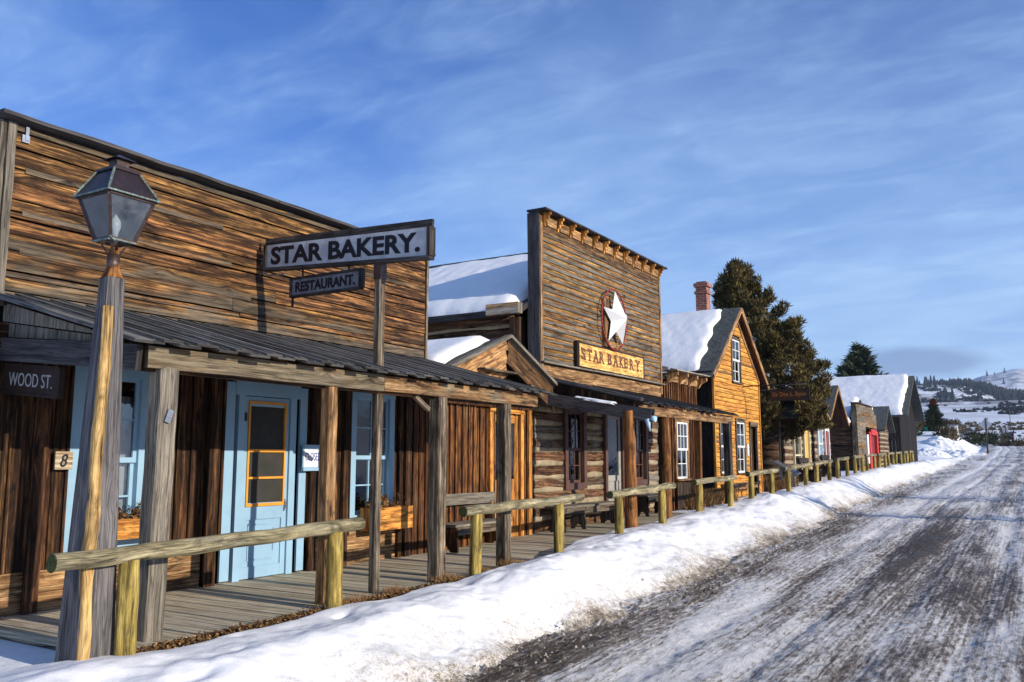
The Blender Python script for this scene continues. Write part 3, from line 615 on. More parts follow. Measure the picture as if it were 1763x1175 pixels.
# ================================================================= buildings
W = -7.9
def colm(b0, b1, g0, g1): return lambda z: (random.uniform(b0, b1), random.uniform(g0, g1), random.random())
def sash(par, x, y0, y1, z0, z1, cols, rows, mat, fw=.04, mw=.018, th=.03, nm='sash'):
    mb = MB()
    mb.box(x, x + th, y0, y0 + fw, z0, z1); mb.box(x, x + th, y1 - fw, y1, z0, z1)
    mb.box(x, x + th, y0 + fw, y1 - fw, z0, z0 + fw * 1.3); mb.box(x, x + th, y0 + fw, y1 - fw, z1 - fw, z1)
    iy0, iy1, iz0, iz1 = y0 + fw, y1 - fw, z0 + fw * 1.3, z1 - fw
    for i in range(1, cols): c = iy0 + (iy1 - iy0) * i / cols; mb.box(x + .004, x + th - .004, c - mw / 2, c + mw / 2, iz0, iz1)
    for i in range(1, rows): c = iz0 + (iz1 - iz0) * i / rows; mb.box(x + .006, x + th - .006, iy0, iy1, c - mw / 2, c + mw / 2)
    return mb.build(nm, M[mat], par)
def window(par, x, y0, y1, z0, z1, casw, cmat, smat, cols=2, rows=2, cols2=None, curtain=None, depth=.05, sill=True, head=None, cth=.03):
    """casing y0..y1, z0..z1 outside; two sashes, glass, dim room behind"""
    mb = MB(); p = x + cth
    mb.box(x - .05, p, y0, y0 + casw, z0, z1); mb.box(x - .05, p, y1 - casw, y1, z0, z1)
    mb.box(x - .05, p + .004, y0 - .01, y1 + .01, z1, z1 + (head or casw))
    if sill: mb.box(x - .05, p + .05, y0 - .03, y1 + .03, z0 - .045, z0)
    else: mb.box(x - .05, p, y0 + casw, y1 - casw, z0, z0 + casw)
    wdw = mb.build('window', M[cmat], par)
    a0, a1 = y0 + casw, y1 - casw; zm = (z0 + z1) / 2; b0 = z0 if sill else z0 + casw
    sash(wdw, x - depth + .012, a0, a1, zm, z1, cols, rows, smat); sash(wdw, x - depth - .02, a0, a1, b0, zm + .03, cols2 or cols, rows, smat)
    part('pane', 'glass', wdw, (x - depth + .020, x - depth + .024, a0 + .02, a1 - .02, zm + .03, z1 - .02), (x - depth - .010, x - depth - .006, a0 + .02, a1 - .02, b0 + .02, zm + .01))
    part('room_shade', 'dark', wdw, (x - .62, x - .6, a0 - .1, a1 + .1, b0 - .1, z1 + .1), (x - .6, x - .09, a0 - .12, a0 - .1, b0 - .1, z1 + .1), (x - .6, x - .09, a1 + .1, a1 + .12, b0 - .1, z1 + .1),
         (x - .6, x - .09, a0 - .1, a1 + .1, b0 - .12, b0 - .1), (x - .6, x - .09, a0 - .1, a1 + .1, z1 + .1, z1 + .12))
    if curtain:
        mb = MB()
        for (c0, c1, d0, d1) in curtain:
            k = max(3, int((c1 - c0) / .035))
            for i in range(k):
                q0 = c0 + (c1 - c0) * i / k; q1 = c0 + (c1 - c0) * (i + 1) / k
                xx = x - depth - .09 + .012 * (i % 2); x2 = x - depth - .09 + .012 * ((i + 1) % 2)
                mb.poly([(xx, q0, d0), (x2, q1, d0), (x2, q1, d1), (xx, q0, d1)], (.003, 0, 0), (1, .2, .5))
        mb.build('curtain', M['curtain'], wdw)
    return wdw
def deckboards(mb, y0, y1, x0, x1, zf, w_=.185, th=.045):
    y = y0
    while y < y1:
        b_ = w_ * random.uniform(.85, 1.15); zz = zf(y) - th / 2
        o = random.uniform(-.02, .03)
        mb.board((x0, y + b_ / 2, zz + .004 * random.uniform(-1, 1)), (x1 + o, y + b_ / 2, zz + .004 * random.uniform(-1, 1)), b_ - .022, th, (0, 0, 1), (rr(.82, 1.08), random.random() * .6, random.random()), seg=3, wob=.002)
        y += b_
def roofboards(mb, y0, y1, xa, za, xb, zb, w_=.17, th=.02, jag=.07, colf=None, stack=True):
    """board-on-board roof: boards run down the slope from (xa,za) to (xb,zb)"""
    n = V((-(zb - za), 0, (xb - xa))).normalized(); n = n if n.z > 0 else -n
    y = y0; i = 0; d = (V((xb, 0, zb)) - V((xa, 0, za))).normalized()
    while y < y1:
        b_ = w_ * random.uniform(.8, 1.2); up = n * (th * (1.25 if (i % 2 and stack) else 0) + random.uniform(0, .006))
        e_ = d * random.uniform(0, jag)
        p0 = V((xa, y + b_ / 2, za)) + up; p1 = V((xb, y + b_ / 2 + random.uniform(-.01, .01), zb)) + up + e_
        mb.board(p0, p1, b_ * (1.15 if stack else .96), th, n, colf(y) if colf else (rr(.6, 1.3), random.random() * .8, random.random()), seg=3, wob=.003)
        if stack: # thin batten lines left by the weather
            mb.board(p0 + n * (th * .6 + .004), p1 + n * (th * .6 + .004) - e_ * .3, .022, .012, n, (rr(.5, 1.5), .7, .5))
        y += b_; i += 1
def snowpad(name, par, outline, zf, th, mat='snow', edge=.18, res=.09, nrm=None, seed=0, along='y'):
    """a blanket of snow on a roof: x0,x1,y0,y1 rectangle, roof height zf(x,y), rounded edges, ragged rim; a closed body"""
    x0, x1, y0, y1 = outline
    nx = max(6, int((x1 - x0) / res)); ny = max(6, int((y1 - y0) / res))
    nx = min(nx, 160); ny = min(ny, 160)
    U, Vv = np.meshgrid(np.linspace(0, 1, nx), np.linspace(0, 1, ny), indexing='ij')
    Xp = x0 + (x1 - x0) * U; Yp = y0 + (y1 - y0) * Vv
    jx = .10 * fbm(Yp * 1.7 + seed, Yp * 0 + 2 + seed, 4); jy = .07 * fbm(Xp * 2.1 + seed, Xp * 0 + 7, 4)
    Xp = Xp + jx * (U > .5) * (2 * U - 1); Yp = Yp - np.abs(jy) * (Vv < .5) * (1 - 2 * Vv)
    de = np.minimum(np.minimum(U * (x1 - x0), (1 - U) * (x1 - x0)), np.minimum(Vv * (y1 - y0), (1 - Vv) * (y1 - y0)))
    q = np.clip(de / edge, 0, 1); prof = np.sqrt(1 - (1 - q) ** 2)
    Zr = zf(Xp, Yp); Zt = Zr + .012 + th * (prof * (1 + .16 * fbm(Xp * .8 + seed, Yp * .8, 4)) + .10 * fbm(Xp * 5, Yp * 5 + seed, 3) * q)
    top = np.stack([Xp, Yp, Zt], -1).reshape(-1, 3); bot = np.stack([Xp, Yp, Zr + .004], -1).reshape(-1, 3)
    i = np.arange(nx * ny).reshape(nx, ny); q4 = np.stack([i[:-1, :-1], i[1:, :-1], i[1:, 1:], i[:-1, 1:]], -1).reshape(-1, 4)
    n0 = nx * ny; bq = q4[:, ::-1] + n0
    rim = list(i[:, 0]) + list(i[-1, 1:]) + list(i[::-1, -1][1:]) + list(i[0, ::-1][1:-1])
    sd_ = [(rim[k], rim[(k + 1) % len(rim)], rim[(k + 1) % len(rim)] + n0, rim[k] + n0) for k in range(len(rim))]
    faces = [tuple(r_[::-1]) if False else tuple(r_) for r_ in q4.tolist()] + [tuple(r_) for r_ in bq.tolist()] + [s_[::-1] for s_ in sd_]
    me = bpy.data.meshes.new(name); me.from_pydata(np.concatenate([top, bot]).tolist(), [], faces)
    me.polygons.foreach_set('use_smooth', [True] * len(faces)); me.update()
    return link(name, me, M[mat], par)
def logwall(par, x, y0, y1, z0, z1, holes=(), dia=.24, mat='log', chink='chink', colf=None, ends=True, axis='y', name='log_wall', cname='chinking', cov=1.0):
    mb = MB(); k = max(1, round((z1 - z0) / dia)); dz = (z1 - z0) / k; ck = MB()
    def place(mbx, a0, a1, z, r, xo, jit, col, hewn):
        n = max(2, int((a1 - a0) / .5)); pts = []
        for i in range(n + 1):
            q = a0 + (a1 - a0) * i / n; zz = z + random.uniform(-jit, jit); xx = x + xo + random.uniform(-jit, jit)
            pts.append((xx, q, zz) if axis == 'y' else (q, -xx, zz))
        # flattened log section
        sec = [(r * .98 * math.cos(t_) * (1), r * (.50 if hewn else .42) * math.sin(t_)) for t_ in [i * math.pi / 4 + math.pi / 8 for i in range(8)]]
        mbx.sweep(pts, sec, (1, 0, 0) if axis == 'y' else (0, -1, 0), col, [random.uniform(.9, 1.08) for _ in pts], True, True)
    for i in range(k):
        z = z0 + dz * (i + .5)
        for (p, q) in cutspans(y0, y1, [(c0, c1) for (c0, c1, d0, d1) in holes if d0 < z < d1]):
            place(mb, p, q, z, dz * .44, .0, .012, (rr(.7, 1.35), random.random() * .7, random.random()), True)
            if i < k: place(ck, p + .004, q - .004, z + dz / 2 + .01, dz * .20 * cov, .018, .016, (1, 0, .5), False)
    o = mb.build(name, M[mat], par); ck.build(cname, M[chink], par); return o

# ----------------------------------------------------------------- B1 : board-front restaurant
def bz(y): return .38 + max(0, y - 11) * .017
b1 = thing('wooden_storefront', (-7.9, 7.3, .38), 'long false-front shop of warm brown weathered boards with blue-painted door and windows, nearest the camera', 'building', 'old west shop buildings')
mb = MB()
def c1f(z):
    g_ = 1.0 if z > 4.62 or z < 3.36 else (.7 if z < 3.5 else random.uniform(-.1, .30))
    if random.random() < .06: g_ = .7
    return (random.uniform(.85, 1.25), g_ * random.uniform(.8, 1.05), random.random())
def wd1():
    return random.choice([.11, .13, .15, .17, .19, .06, .16, .14])
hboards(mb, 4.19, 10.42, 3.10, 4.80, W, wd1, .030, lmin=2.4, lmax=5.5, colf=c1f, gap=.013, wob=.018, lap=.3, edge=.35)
for z in (4.38, 3.98, 3.62): mb.board((W + .034, 4.3, z), (W + .034, random.uniform(6.2, 8.2), z - .01), .05, .025, (1, 0, 0), (1.1, .9, .5), seg=6, wob=.004)
mb.build('false_front_siding', M['front'], b1); part('siding_backing', 'dark', b1, (W - .10, W - .045, 4.2, 10.45, 3.05, 4.80))
mb = MB(); mb.board((W + .06, 4.0, 4.835), (W + .06, 7.3, 4.845), .22, .035, (0, 0, 1), (.9, .6, .4), seg=8, wob=.006); mb.board((W + .06, 7.305, 4.845), (W + .06, 10.5, 4.825), .22, .035, (0, 0, 1), (.8, .6, .4), seg=8, wob=.006)
mb.build('cap_board', M['dgray'], b1)
mb = MB(); mb.board((W - .02, 4.08, 3.1), (W - .02, 4.08, 4.80), .05, .12, (1, 0, 0), (.7, .5, .4)); mb.board((W + .03, 4.155, 3.1), (W + .03, 4.155, 4.80), .075, .045, (1, 0, 0), (.9, .8, .5), seg=6, wob=.003); mb.build('corner_board', M['gray'], b1); mb = MB()
mb.board((W + .034, 10.44, 3.2), (W + .034, 10.46, 4.80), .045, .05, (1, 0, 0), (1.3, .3, .7)); mb.board((W - .2, 10.485, 3.2), (W - .2, 10.49, 4.80), .40, .03, (0, 1, 0), (1, .4, .5)); mb.build('corner_board', M['gray'], b1)
part('metal_bracket', 'galv', b1, (W + .05, W + .06, 4.24, 4.31, 4.64, 4.71), (W + .06, W + .07, 4.265, 4.295, 4.66, 4.79))
# lower wall
holes = [(4.92, 5.80, .84, 2.6), (6.74, 8.04, .3, 3), (8.86, 9.76, .84, 2.7)]
for sa, sb2, za in ((3.7, 4.9, .75), (5.82, 6.72, .75), (8.06, 8.84, .75), (9.78, 10.2, .75), (4.9, 5.82, 2.75), (6.72, 8.06, 2.7), (8.84, 9.78, 2.72)):
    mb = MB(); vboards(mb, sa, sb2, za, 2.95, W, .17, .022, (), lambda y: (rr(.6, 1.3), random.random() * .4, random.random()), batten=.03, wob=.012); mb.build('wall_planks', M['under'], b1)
mb = MB(); hboards(mb, 3.7, 6.50, .36, .84, W, .19, .026, [(6.52, 8.22, 0, 9)], colf=lambda z: (rr(.8, 1.3), random.random() * .6, random.random())); mb.build('wainscot', M['wains'], b1); mb = MB()
hboards(mb, 8.22, 9.94, .36, .86, W, .19, .026, colf=lambda z: (rr(.9, 1.4), random.random() * .7, random.random())); mb.build('wainscot', M['wains'], b1)
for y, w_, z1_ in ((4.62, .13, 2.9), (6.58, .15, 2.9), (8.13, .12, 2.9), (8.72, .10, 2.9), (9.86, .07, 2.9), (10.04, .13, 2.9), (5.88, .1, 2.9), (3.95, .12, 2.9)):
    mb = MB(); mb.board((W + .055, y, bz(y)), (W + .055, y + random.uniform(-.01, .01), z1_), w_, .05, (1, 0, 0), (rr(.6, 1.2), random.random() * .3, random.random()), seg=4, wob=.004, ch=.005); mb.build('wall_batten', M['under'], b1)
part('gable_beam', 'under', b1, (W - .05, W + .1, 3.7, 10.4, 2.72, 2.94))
part('rear_wall', 'dark', b1, (-14, -8.6, 4.1, 10.42, .1, 3.6))
window(b1, W, 4.92, 5.80, .86, 2.56, .14, 'blue', 'blue', 2, 2, curtain=[(5.04, 5.68, .9, 1.72), (5.04, 5.68, 1.76, 2.38)], sill=False)
window(b1, W, 8.85, 9.76, .90, 2.58, .105, 'blue', 'blue', 2, 2, sill=False)
# door set
for y0_, y1_ in ((6.75, 6.88), (7.91, 8.03)): part('blue_side_strip', 'blue', b1, (W, W + .03, y0_, y1_, .40, 2.62))
dr = part('door', 'blue', b1, (W - .02, W + .035, 6.93, 7.03, .38, 2.48), (W - .02, W + .035, 7.74, 7.84, .38, 2.48), (W - .02, W + .04, 6.88, 7.90, 2.48, 2.66),
          (W - .03, W + .012, 7.035, 7.11, .39, 2.47), (W - .03, W + .012, 7.66, 7.735, .39, 2.47), (W - .03, W + .010, 7.11, 7.66, 2.36, 2.47), (W - .03, W + .010, 7.11, 7.66, .39, .52), (W - .03, W + .010, 7.11, 7.66, 1.05, 1.24), (W - .03, W - .008, 7.11, 7.66, .52, 1.05))
mb = MB()
mb.box(W - .008, W + .004, 7.16, 7.175, .60, 1.0); mb.box(W - .008, W + .004, 7.55, 7.565, .68, .94); mb.box(W - .008, W + .004, 7.16, 7.50, .985, 1.0); mb.box(W - .008, W + .004, 7.16, 7.55, .585, .60)
mb.build('panel_moulding', M['blue'], dr)
sf = part('screen_frame', 'screenor', dr, (W - .02, W + .03, 7.09, 7.115, 1.2, 2.42), (W - .02, W + .03, 7.655, 7.68, 1.2, 2.42), (W - .02, W + .03, 7.115, 7.655, 2.39, 2.42), (W - .02, W + .03, 7.115, 7.655, 1.2, 1.235), (W - .02, W + .026, 7.115, 7.655, 1.825, 1.86), (W - .02, W + .026, 7.115, 7.655, 1.515, 1.54))
part('screen', 'mesh', sf, (W - .016, W + .002, 7.115, 7.655, 1.235, 2.39))
part('handle', 'galv', dr, (W + .012, W + .03, 7.685, 7.705, 1.13, 1.27), (W + .03, W + .05, 7.688, 7.702, 1.16, 1.24))
part('hinge', 'iron', dr, (W + .03, W + .045, 7.018, 7.045, 2.18, 2.28)); part('hinge', 'iron', dr, (W + .03, W + .045, 7.018, 7.045, .76, .86))
# porch
XP = -5.95
mb = MB(); roofboards(mb, 4.14, 10.62, W + .02, 3.20, -5.78, 2.635, colf=lambda y: (rr(.65, 1.35), random.random() * .7, random.random()))
mb.board((W + .03, 4.12, 3.20), (-5.74, 4.12, 2.63), .16, .03, (.25, 0, .97), (1.2, .9, .5), seg=5, wob=.004); mb.build('porch_roof', M['roofw'], b1)
mb = MB(); mb.board((-5.90, 4.26, 2.535), (-5.90, 7.1, 2.535), .17, .05, (1, 0, 0), (.62, .8, .6), seg=6, wob=.004); mb.board((-5.90, 7.105, 2.535), (-5.90, 10.36, 2.53), .16, .05, (1, 0, 0), (.75, .5, .6), seg=6, wob=.004)
mb.build('fascia_beam', M['wains'], b1)
mb = MB(); mb.box(-6.02, -5.95, 4.3, 10.4, 2.43, 2.58)
for i in range(9): y = 4.5 + i * .72; mb.board((W + .05, y, 3.06), (-5.95, y, 2.55), .05, .1, (0, 0, 1))
mb.build('porch_framing', M['under'], b1)
mb = MB(); mb.board((W - .02, 4.20, 2.72), (-5.90, 4.20, 2.52), .20, .05, (0, -1, 0), (.8, .6, .4), seg=5, wob=.003); mb.build('side_beam', M['dgray'], b1)
mb = MB(); mb.poly([(W, 4.23, 2.83), (-6.5, 4.23, 2.69), (-6.25, 4.23, 2.70), (W, 4.23, 2.96)], (0, .03, 0), (1, .9, .5)); mb.poly([(W, 4.225, 2.97), (-6.3, 4.225, 2.72), (-6.6, 4.225, 2.80), (W, 4.225, 3.14)], (0, .03, 0), (1.25, .8, .5)); mb.build('porch_end_boards', M['gray'], b1)
def post(par, x, y, z0, z1, s_, mat, lean=(0, 0), col=None, name='porch_post', notch=True):
    mb = MB(); pts = [V((x + lean[0] * t_, y + lean[1] * t_, z0 + (z1 - z0) * t_)) + V((random.uniform(-.004, .004), random.uniform(-.004, .004), 0)) for t_ in [i / 8 for i in range(9)]]
    a_ = s_ / 2; c = s_ * .09; sec = [(-a_, -a_ + c), (-a_ + c, -a_), (a_ - c, -a_), (a_, -a_ + c), (a_, a_ - c), (a_ - c, a_), (-a_ + c, a_), (-a_, a_ - c)]
    mb.sweep(pts, sec, (1, 0, 0), col or (1, .5, .5), [random.uniform(.99, 1.015) for _ in pts])
    return mb.build(name, M[mat], par)
p_ = post(b1, XP, 4.45, .34, 2.45, .17, 'gray', (0, .02), (1.15, .9, .5)); mb = MB(); mb.board((XP + .1, 4.44, 2.03), (XP + .105, 4.47, 2.13), .05, .015, (1, 0, 0)); mb.build('metal_clip', M['galv'], p_)
post(b1, XP, 6.36, .34, 2.45, .125, 'wains', (0, 0), (.9, .3, .6)); post(b1, XP, 8.16, .36, 2.45, .16, 'gray', (0, 0), (1.0, .1, .6)); post(b1, XP, 9.60, .38, 2.45, .15, 'gray', (0, 0), (.9, .2, .6))
mb = MB(); mb.board((XP, 7.98, 2.30), (XP, 7.72, 2.44), .05, .04, (1, 0, 0)); mb.build('porch_brace', M['gray'], b1)
mb = MB(); deckboards(mb, 4.07, 19.4, -7.95, -5.80, bz); tag(mb.build('boardwalk', M['deck']), kind='structure')
mb = MB(); mb.board((-5.86, 4.07, .29), (-5.86, 11, .29), .14, .06, (1, 0, 0)); mb.board((-5.86, 11, .29), (-5.86, 19.4, .42), .14, .06, (1, 0, 0)); mb.box(-7.9, -5.9, 4.09, 4.13, .15, .33); tag(mb.build('boardwalk_kerb', M['gray']), kind='structure')

# ----------------------------------------------------------------- B1b : narrow gabled shop
n1 = thing('gabled_shop', (-7.9, 12.1, .38), 'narrow reddish board shop with a small peaked gable, squeezed between the two bakeries', 'building', 'old west shop buildings')
PK = 12.2
mb = MB(); vboards(mb, 10.2, 13.62, bz(12) - .01, 3.0, W, .15, .022, [(12.34, 13.24, 0, 2.5)], lambda y: (rr(.7, 1.5), random.random() * .5, random.random()), batten=.035, wob=.01, bot=lambda y: bz(y))
mb.build('wall_planks', M['ruddy'], n1)
mb = MB(); mb.board((W + .04, 13.55, .4), (W + .04, 13.57, 3.0), .12, .05, (1, 0, 0)); mb.board((W + .04, 12.28, .42), (W + .04, 12.28, 2.56), .1, .04, (1, 0, 0), (1.5, 0, .6)); mb.board((W + .04, 13.28, .42), (W + .04, 13.28, 2.56), .09, .04, (1, 0, 0), (1.5, 0, .6)); mb.board((W + .045, 12.22, 2.58), (W + .045, 13.34, 2.58), .12, .05, (1, 0, 0), (1.3, 0, .6)); mb.build('door_casing', M['orange'], n1)
d = part('door', 'orange', n1, (W - .03, W + .0, 12.33, 12.44, .42, 2.52), (W - .03, W + .0, 13.1, 13.23, .42, 2.52), (W - .03, W - .002, 12.44, 13.1, .42, 1.4), (W - .03, W - .002, 12.44, 13.1, 2.36, 2.52))
part('pane', 'glass', d, (W - .02, W - .015, 12.44, 13.1, 1.4, 2.36)); part('curtain', 'curtain', d, (W - .05, W - .04, 12.44, 13.1, 1.42, 2.3))
part('threshold', 'gray', n1, (W + .03, W + .22, 12.4, 12.62, .385, .45))
part('rear_wall', 'dark', n1, (-12, -8.0, 10.5, 13.55, .1, 2.9))
sl = .39
def rk(y, off=0): return 3.74 - sl * abs(y - PK) * (1 if y < PK else 1.12) - off
mb = MB(); G = W + .42
for off in (.10, .32, .54):
    for s_ in ((-1, 1) if off < .5 else (-1,)):
        yo = PK + s_ * (1.65 if off < .5 else .75)
        mb.board((G - .03, PK + s_ * .012, rk(PK, off)), (G - .03, yo, rk(yo, off)), .205, .03, (1, 0, 0), (rr(.9, 1.2) if s_ < 0 else rr(.28, .42), random.random() * .3, random.random()), seg=5, wob=.002)
mb.build('gable_boards', M['tan'], n1)
mb = MB()
for s_ in (-1, 1):
    yo = PK + s_ * 1.72; mb.board((G + .02, PK, rk(PK, -.025)), (G + .02, yo, rk(yo, -.025)), .05, .12, (1, 0, 0), (1.1, .8, .5), seg=6, wob=.003)
mb.board((G + .01, 12.9, 3.0), (G - .1, 14.1, 2.62), .05, .05, (1, 0, 0)); mb.board((W + .1, 12.25, 3.2), (W + .1, 13.75, 2.66), .07, .04, (1, 0, 0)); mb.build('rake_cap', M['gray'], n1)
part('gable_shelf', 'gray', n1, (G - .02, G + .14, 11.3, 12.28, 3.13, 3.16)); 
mb = MB(); vboards(mb, 10.9, 13.5, 2.6, 3.2, W + .1, .2, .02, (), lambda y: (.6, .1, .5), top=lambda y: rk(y, .4)); mb.build('gable_infill', M['ruddy'], n1)
mb = MB()
for s_ in (-1, 1):
    yo = PK + s_ * 1.66
    mb.poly([(G, PK, rk(PK)), (G, yo, rk(yo)), (-12.0, yo, rk(yo)), (-12.0, PK, rk(PK))], (0, 0, -.04), (1, .5, .5))
mb.build('roof', M['roofd'], n1)
snowpad('roof_snow', n1, (-11.9, G - .25, 10.55, PK - .12), lambda X, Y: 3.74 - sl * np.abs(Y - PK), .14, seed=3, edge=.25)
snowpad('roof_snow', n1, (-11.9, G - .75, PK + .02, 13.7), lambda X, Y: 3.74 - sl * 1.12 * np.abs(Y - PK), .12, seed=5, edge=.25)

# ----------------------------------------------------------------- B2 : log bakery with clapboard false front
b2 = thing('log_bakery', (-7.9, 17, .45), 'tall clapboard false-front bakery built of logs, carrying the white star', 'building', 'old west shop buildings')
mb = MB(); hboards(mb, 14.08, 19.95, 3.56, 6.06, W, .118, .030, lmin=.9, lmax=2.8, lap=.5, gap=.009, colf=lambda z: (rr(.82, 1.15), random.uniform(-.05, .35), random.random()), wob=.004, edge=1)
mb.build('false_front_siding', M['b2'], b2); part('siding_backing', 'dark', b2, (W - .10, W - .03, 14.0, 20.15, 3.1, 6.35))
mb = MB(); hboards(mb, 14.0, 19.95, 3.16, 3.50, W, .34, .05, lmin=7, lmax=8, colf=lambda z: (.9, .1, .5)); mb.build('lower_beam', M['wains'], b2)
mb = MB(); mb.board((W + .05, 13.98, 3.53), (W + .05, 20.05, 3.54), .14, .03, (0, 0, 1), (1.3, 1, .5), seg=6, wob=.005); mb.build('ledge', M['gray'], b2)
mb = MB(); mb.board((W + .02, 14.03, 3.3), (W + .02, 14.03, 6.2), .09, .05, (1, 0, 0), (1, .2, .6)); mb.build('corner_board', M['wains'], b2); mb = MB(); mb.board((W + .02, 19.98, 3.3), (W + .02, 19.98, 6.2), .08, .05, (1, 0, 0), (1, .2, .6)); mb.build('corner_board', M['wains'], b2)
mb = MB(); 
for k in range(1): mb.board((W - .09, 13.97, 3.25), (W - .10, 13.96, 6.38), .25, .04, (0, -1, 0), (.8, .5, .5), seg=8, wob=.012)
mb.build('side_return', M['dgray'], b2)
mb = MB(); mb.board((W + .0, 13.90, 6.42), (W + .0, 20.12, 6.42), .42, .035, (0, 0, 1), (.7, .3, .4), seg=6, wob=.006); cap = mb.build('cornice_cap', M['dgray'], b2)
mb = MB()
for i in range(11): y = 14.12 + i * .525; mb.board((W + .035, y + .12, 6.26), (W + .035, y + .49, 6.26), .17, .04, (1, 0, 0), (rr(.8, 1.4), random.random() * .4, random.random()))
mb.board((W + .02, 14.0, 6.08), (W + .02, 20.0, 6.08), .16, .03, (1, 0, 0), (.45, .1, .5)); mb.board((W + .005, 14.0, 6.25), (W + .005, 20.0, 6.25), .3, .02, (1, 0, 0), (.5, 0, .5)); mb.build('frieze', M['wains'], b2)
for i in range(12):
    y = 14.13 + i * .525; mb = MB()
    mb.poly([(W + .02, y - .025, 6.40), (W + .19, y - .025, 6.40), (W + .19, y - .025, 6.35), (W + .15, y - .025, 6.33), (W + .15, y - .025, 6.29), (W + .11, y - .025, 6.27), (W + .11, y - .025, 6.22), (W + .075, y - .025, 6.20), (W + .07, y - .025, 6.14), (W + .02, y - .025, 6.12)], (0, .05, 0), (1.3, .2, .6))
    mb.build('bracket', M['orange'], b2)
b2h = [(14.90, 15.86, 1.1, 2.75), (16.66, 17.62, 0, 2.78), (18.12, 19.06, 1.1, 2.75)]
logwall(b2, W - .04, 13.75, 19.75, .42, 3.15, [(a_ + .02, b_ - .02, c_, d_) for a_, b_, c_, d_ in b2h], .25, 'log', colf=None, cov=1.25)
for q_ in ((13.95, 14.9), (15.86, 16.66), (17.62, 18.12), (19.06, 19.8)): part('wall_back', 'dark', b2, (W - .35, W - .2, q_[0], q_[1], .3, 3.2))
window(b2, W + .02, 14.92, 15.84, 1.16, 2.66, .12, 'frameb', 'frameb', 3, 2, sill=False, depth=.07, curtain=None)
window(b2, W + .02, 18.14, 19.04, 1.16, 2.66, .12, 'frameb', 'frameb', 3, 2, sill=False, depth=.07)
part('door_casing', 'frameb', b2, (W - .05, W + .08, 16.66, 16.76, .45, 2.78), (W - .05, W + .08, 17.52, 17.62, .45, 2.78), (W - .05, W + .084, 16.76, 17.52, 2.68, 2.78))
d = part('door', 'doorgray', b2, (W - .02, W + .03, 16.77, 16.87, .48, 2.67), (W - .02, W + .03, 17.41, 17.51, .48, 2.67), (W - .02, W + .03, 16.87, 17.41, 2.58, 2.67), (W - .02, W + .03, 16.87, 17.41, .48, .60), (W - .02, W + .026, 16.87, 17.41, 1.28, 1.40), (W - .02, W + .0, 16.87, 17.41, .60, 1.28))
part('pane', 'glass', d, (W + .004, W + .008, 16.87, 17.41, 1.40, 2.58)); part('curtain', 'curtain', d, (W - .04, W - .03, 16.9, 17.38, 1.42, 2.2)); part('room_shade', 'dark', d, (W - .5, W - .45, 16.8, 17.5, .5, 2.7))
# side wall of logs, facing the camera, and roof behind the false front
o = logwall(b2, -14.02, -16.5, -8.42, .3, 4.55, (), .31, 'logd', 'chink', axis='x', name='side_log_wall', cname='side_chinking', cov=.7)
def b2z(X, Y): return 6.35 - np.abs(Y - 17.05) * .545
part('side_wall_backing', 'dark', b2, (-16.6, -8.3, 14.2, 14.3, .2, 4.6), (-16.6, -16.5, 14.2, 20, .2, 4.6))
mb = MB(); mb.board((-8.38, 14.0, .3), (-8.38, 14.0, 4.4), .22, .22, (1, 0, 0), (.9, .4, .5)); mb.build('corner_post', M['logd'], b2)
mb = MB()
for s_, ye in ((-1, 13.62), (1, 20.4)):
    mb.poly([(-8.12, 17.05, 6.35), (-8.12, ye, 6.35 - abs(ye - 17.05) * .545), (-16.8, ye, 6.35 - abs(ye - 17.05) * .545), (-16.8, 17.05, 6.35)], (0, 0, -.10), (1, .5, .5))
mb.board((-8.15, 13.58, 4.44), (-16.8, 13.58, 4.44), .12, .05, (0, -1, 0)); mb.build('roof', M['roofd'], b2)
mb = MB(); mb.board((-8.12, 17.0, 6.40), (-16.8, 17.0, 6.40), .35, .04, (0, 0, 1), (1, 1, .5)); mb.build('ridge_board', M['shingle'], b2)
part('vent_pipe', 'orange', b2, (-9.75, -9.63, 17, 17.1, 6.4, 6.56))
snowpad('roof_snow', b2, (-16.7, -8.30, 13.62, 16.85), b2z, .20, seed=1, edge=.3)
snowpad('roof_snow', b2, (-16.7, -8.45, 17.2, 20.3), b2z, .26, seed=2, edge=.3)
# eave end board seen beside the false front
mb = MB(); mb.board((-8.05, 13.55, 4.50), (-8.75, 13.55, 4.50), .20, .16, (0, -1, 0), (1.6, .6, .5)); mb.build('eave_end_board', M['tan'], b2)
# porch of the bakery
mb = MB(); roofboards(mb, 13.85, 19.3, W + .03, 3.20, -5.82, 2.70, .2, colf=lambda y: (rr(.6, 1.3), random.random() * .6, random.random())); mb.board((W + .03, 13.83, 3.27), (-5.8, 13.83, 2.75), .13, .05, (.25, 0, .97), (2.2, .9, .5)); mb.build('porch_roof', M['roofd'], b2)
mb = MB(); mb.board((-5.93, 13.9, 2.585), (-5.93, 19.2, 2.60), .17, .07, (1, 0, 0), (.8, .3, .5), seg=4, wob=.003); mb.build('fascia_beam', M['wains'], b2)
mb = MB(); mb.poly([(W + .04, 13.80, 2.95), (-5.95, 13.80, 2.56), (-5.95, 13.80, 2.72), (W + .04, 13.80, 3.2)], (0, .03, 0), (.5, .1, .5)); mb.build('porch_end_boards', M['under'], b2)
gut = MB(); a0 = V((-8.1, 13.66, 2.90)); a1 = V((-5.55, 13.66, 2.46))
gut.board(a0 + V((0, -.07, 0)), a1 + V((0, -.07, 0)), .22, .025, (0, -1, 0), (1, .7, .5), seg=4, wob=.002); gut.board(a0 + V((0, .07, 0)), a1 + V((0, .07, 0)), .22, .025, (0, -1, 0)); gut.board(a0 + V((0, 0, -.09)), a1 + V((0, 0, -.09)), .11, .025, (0, 0, 1))
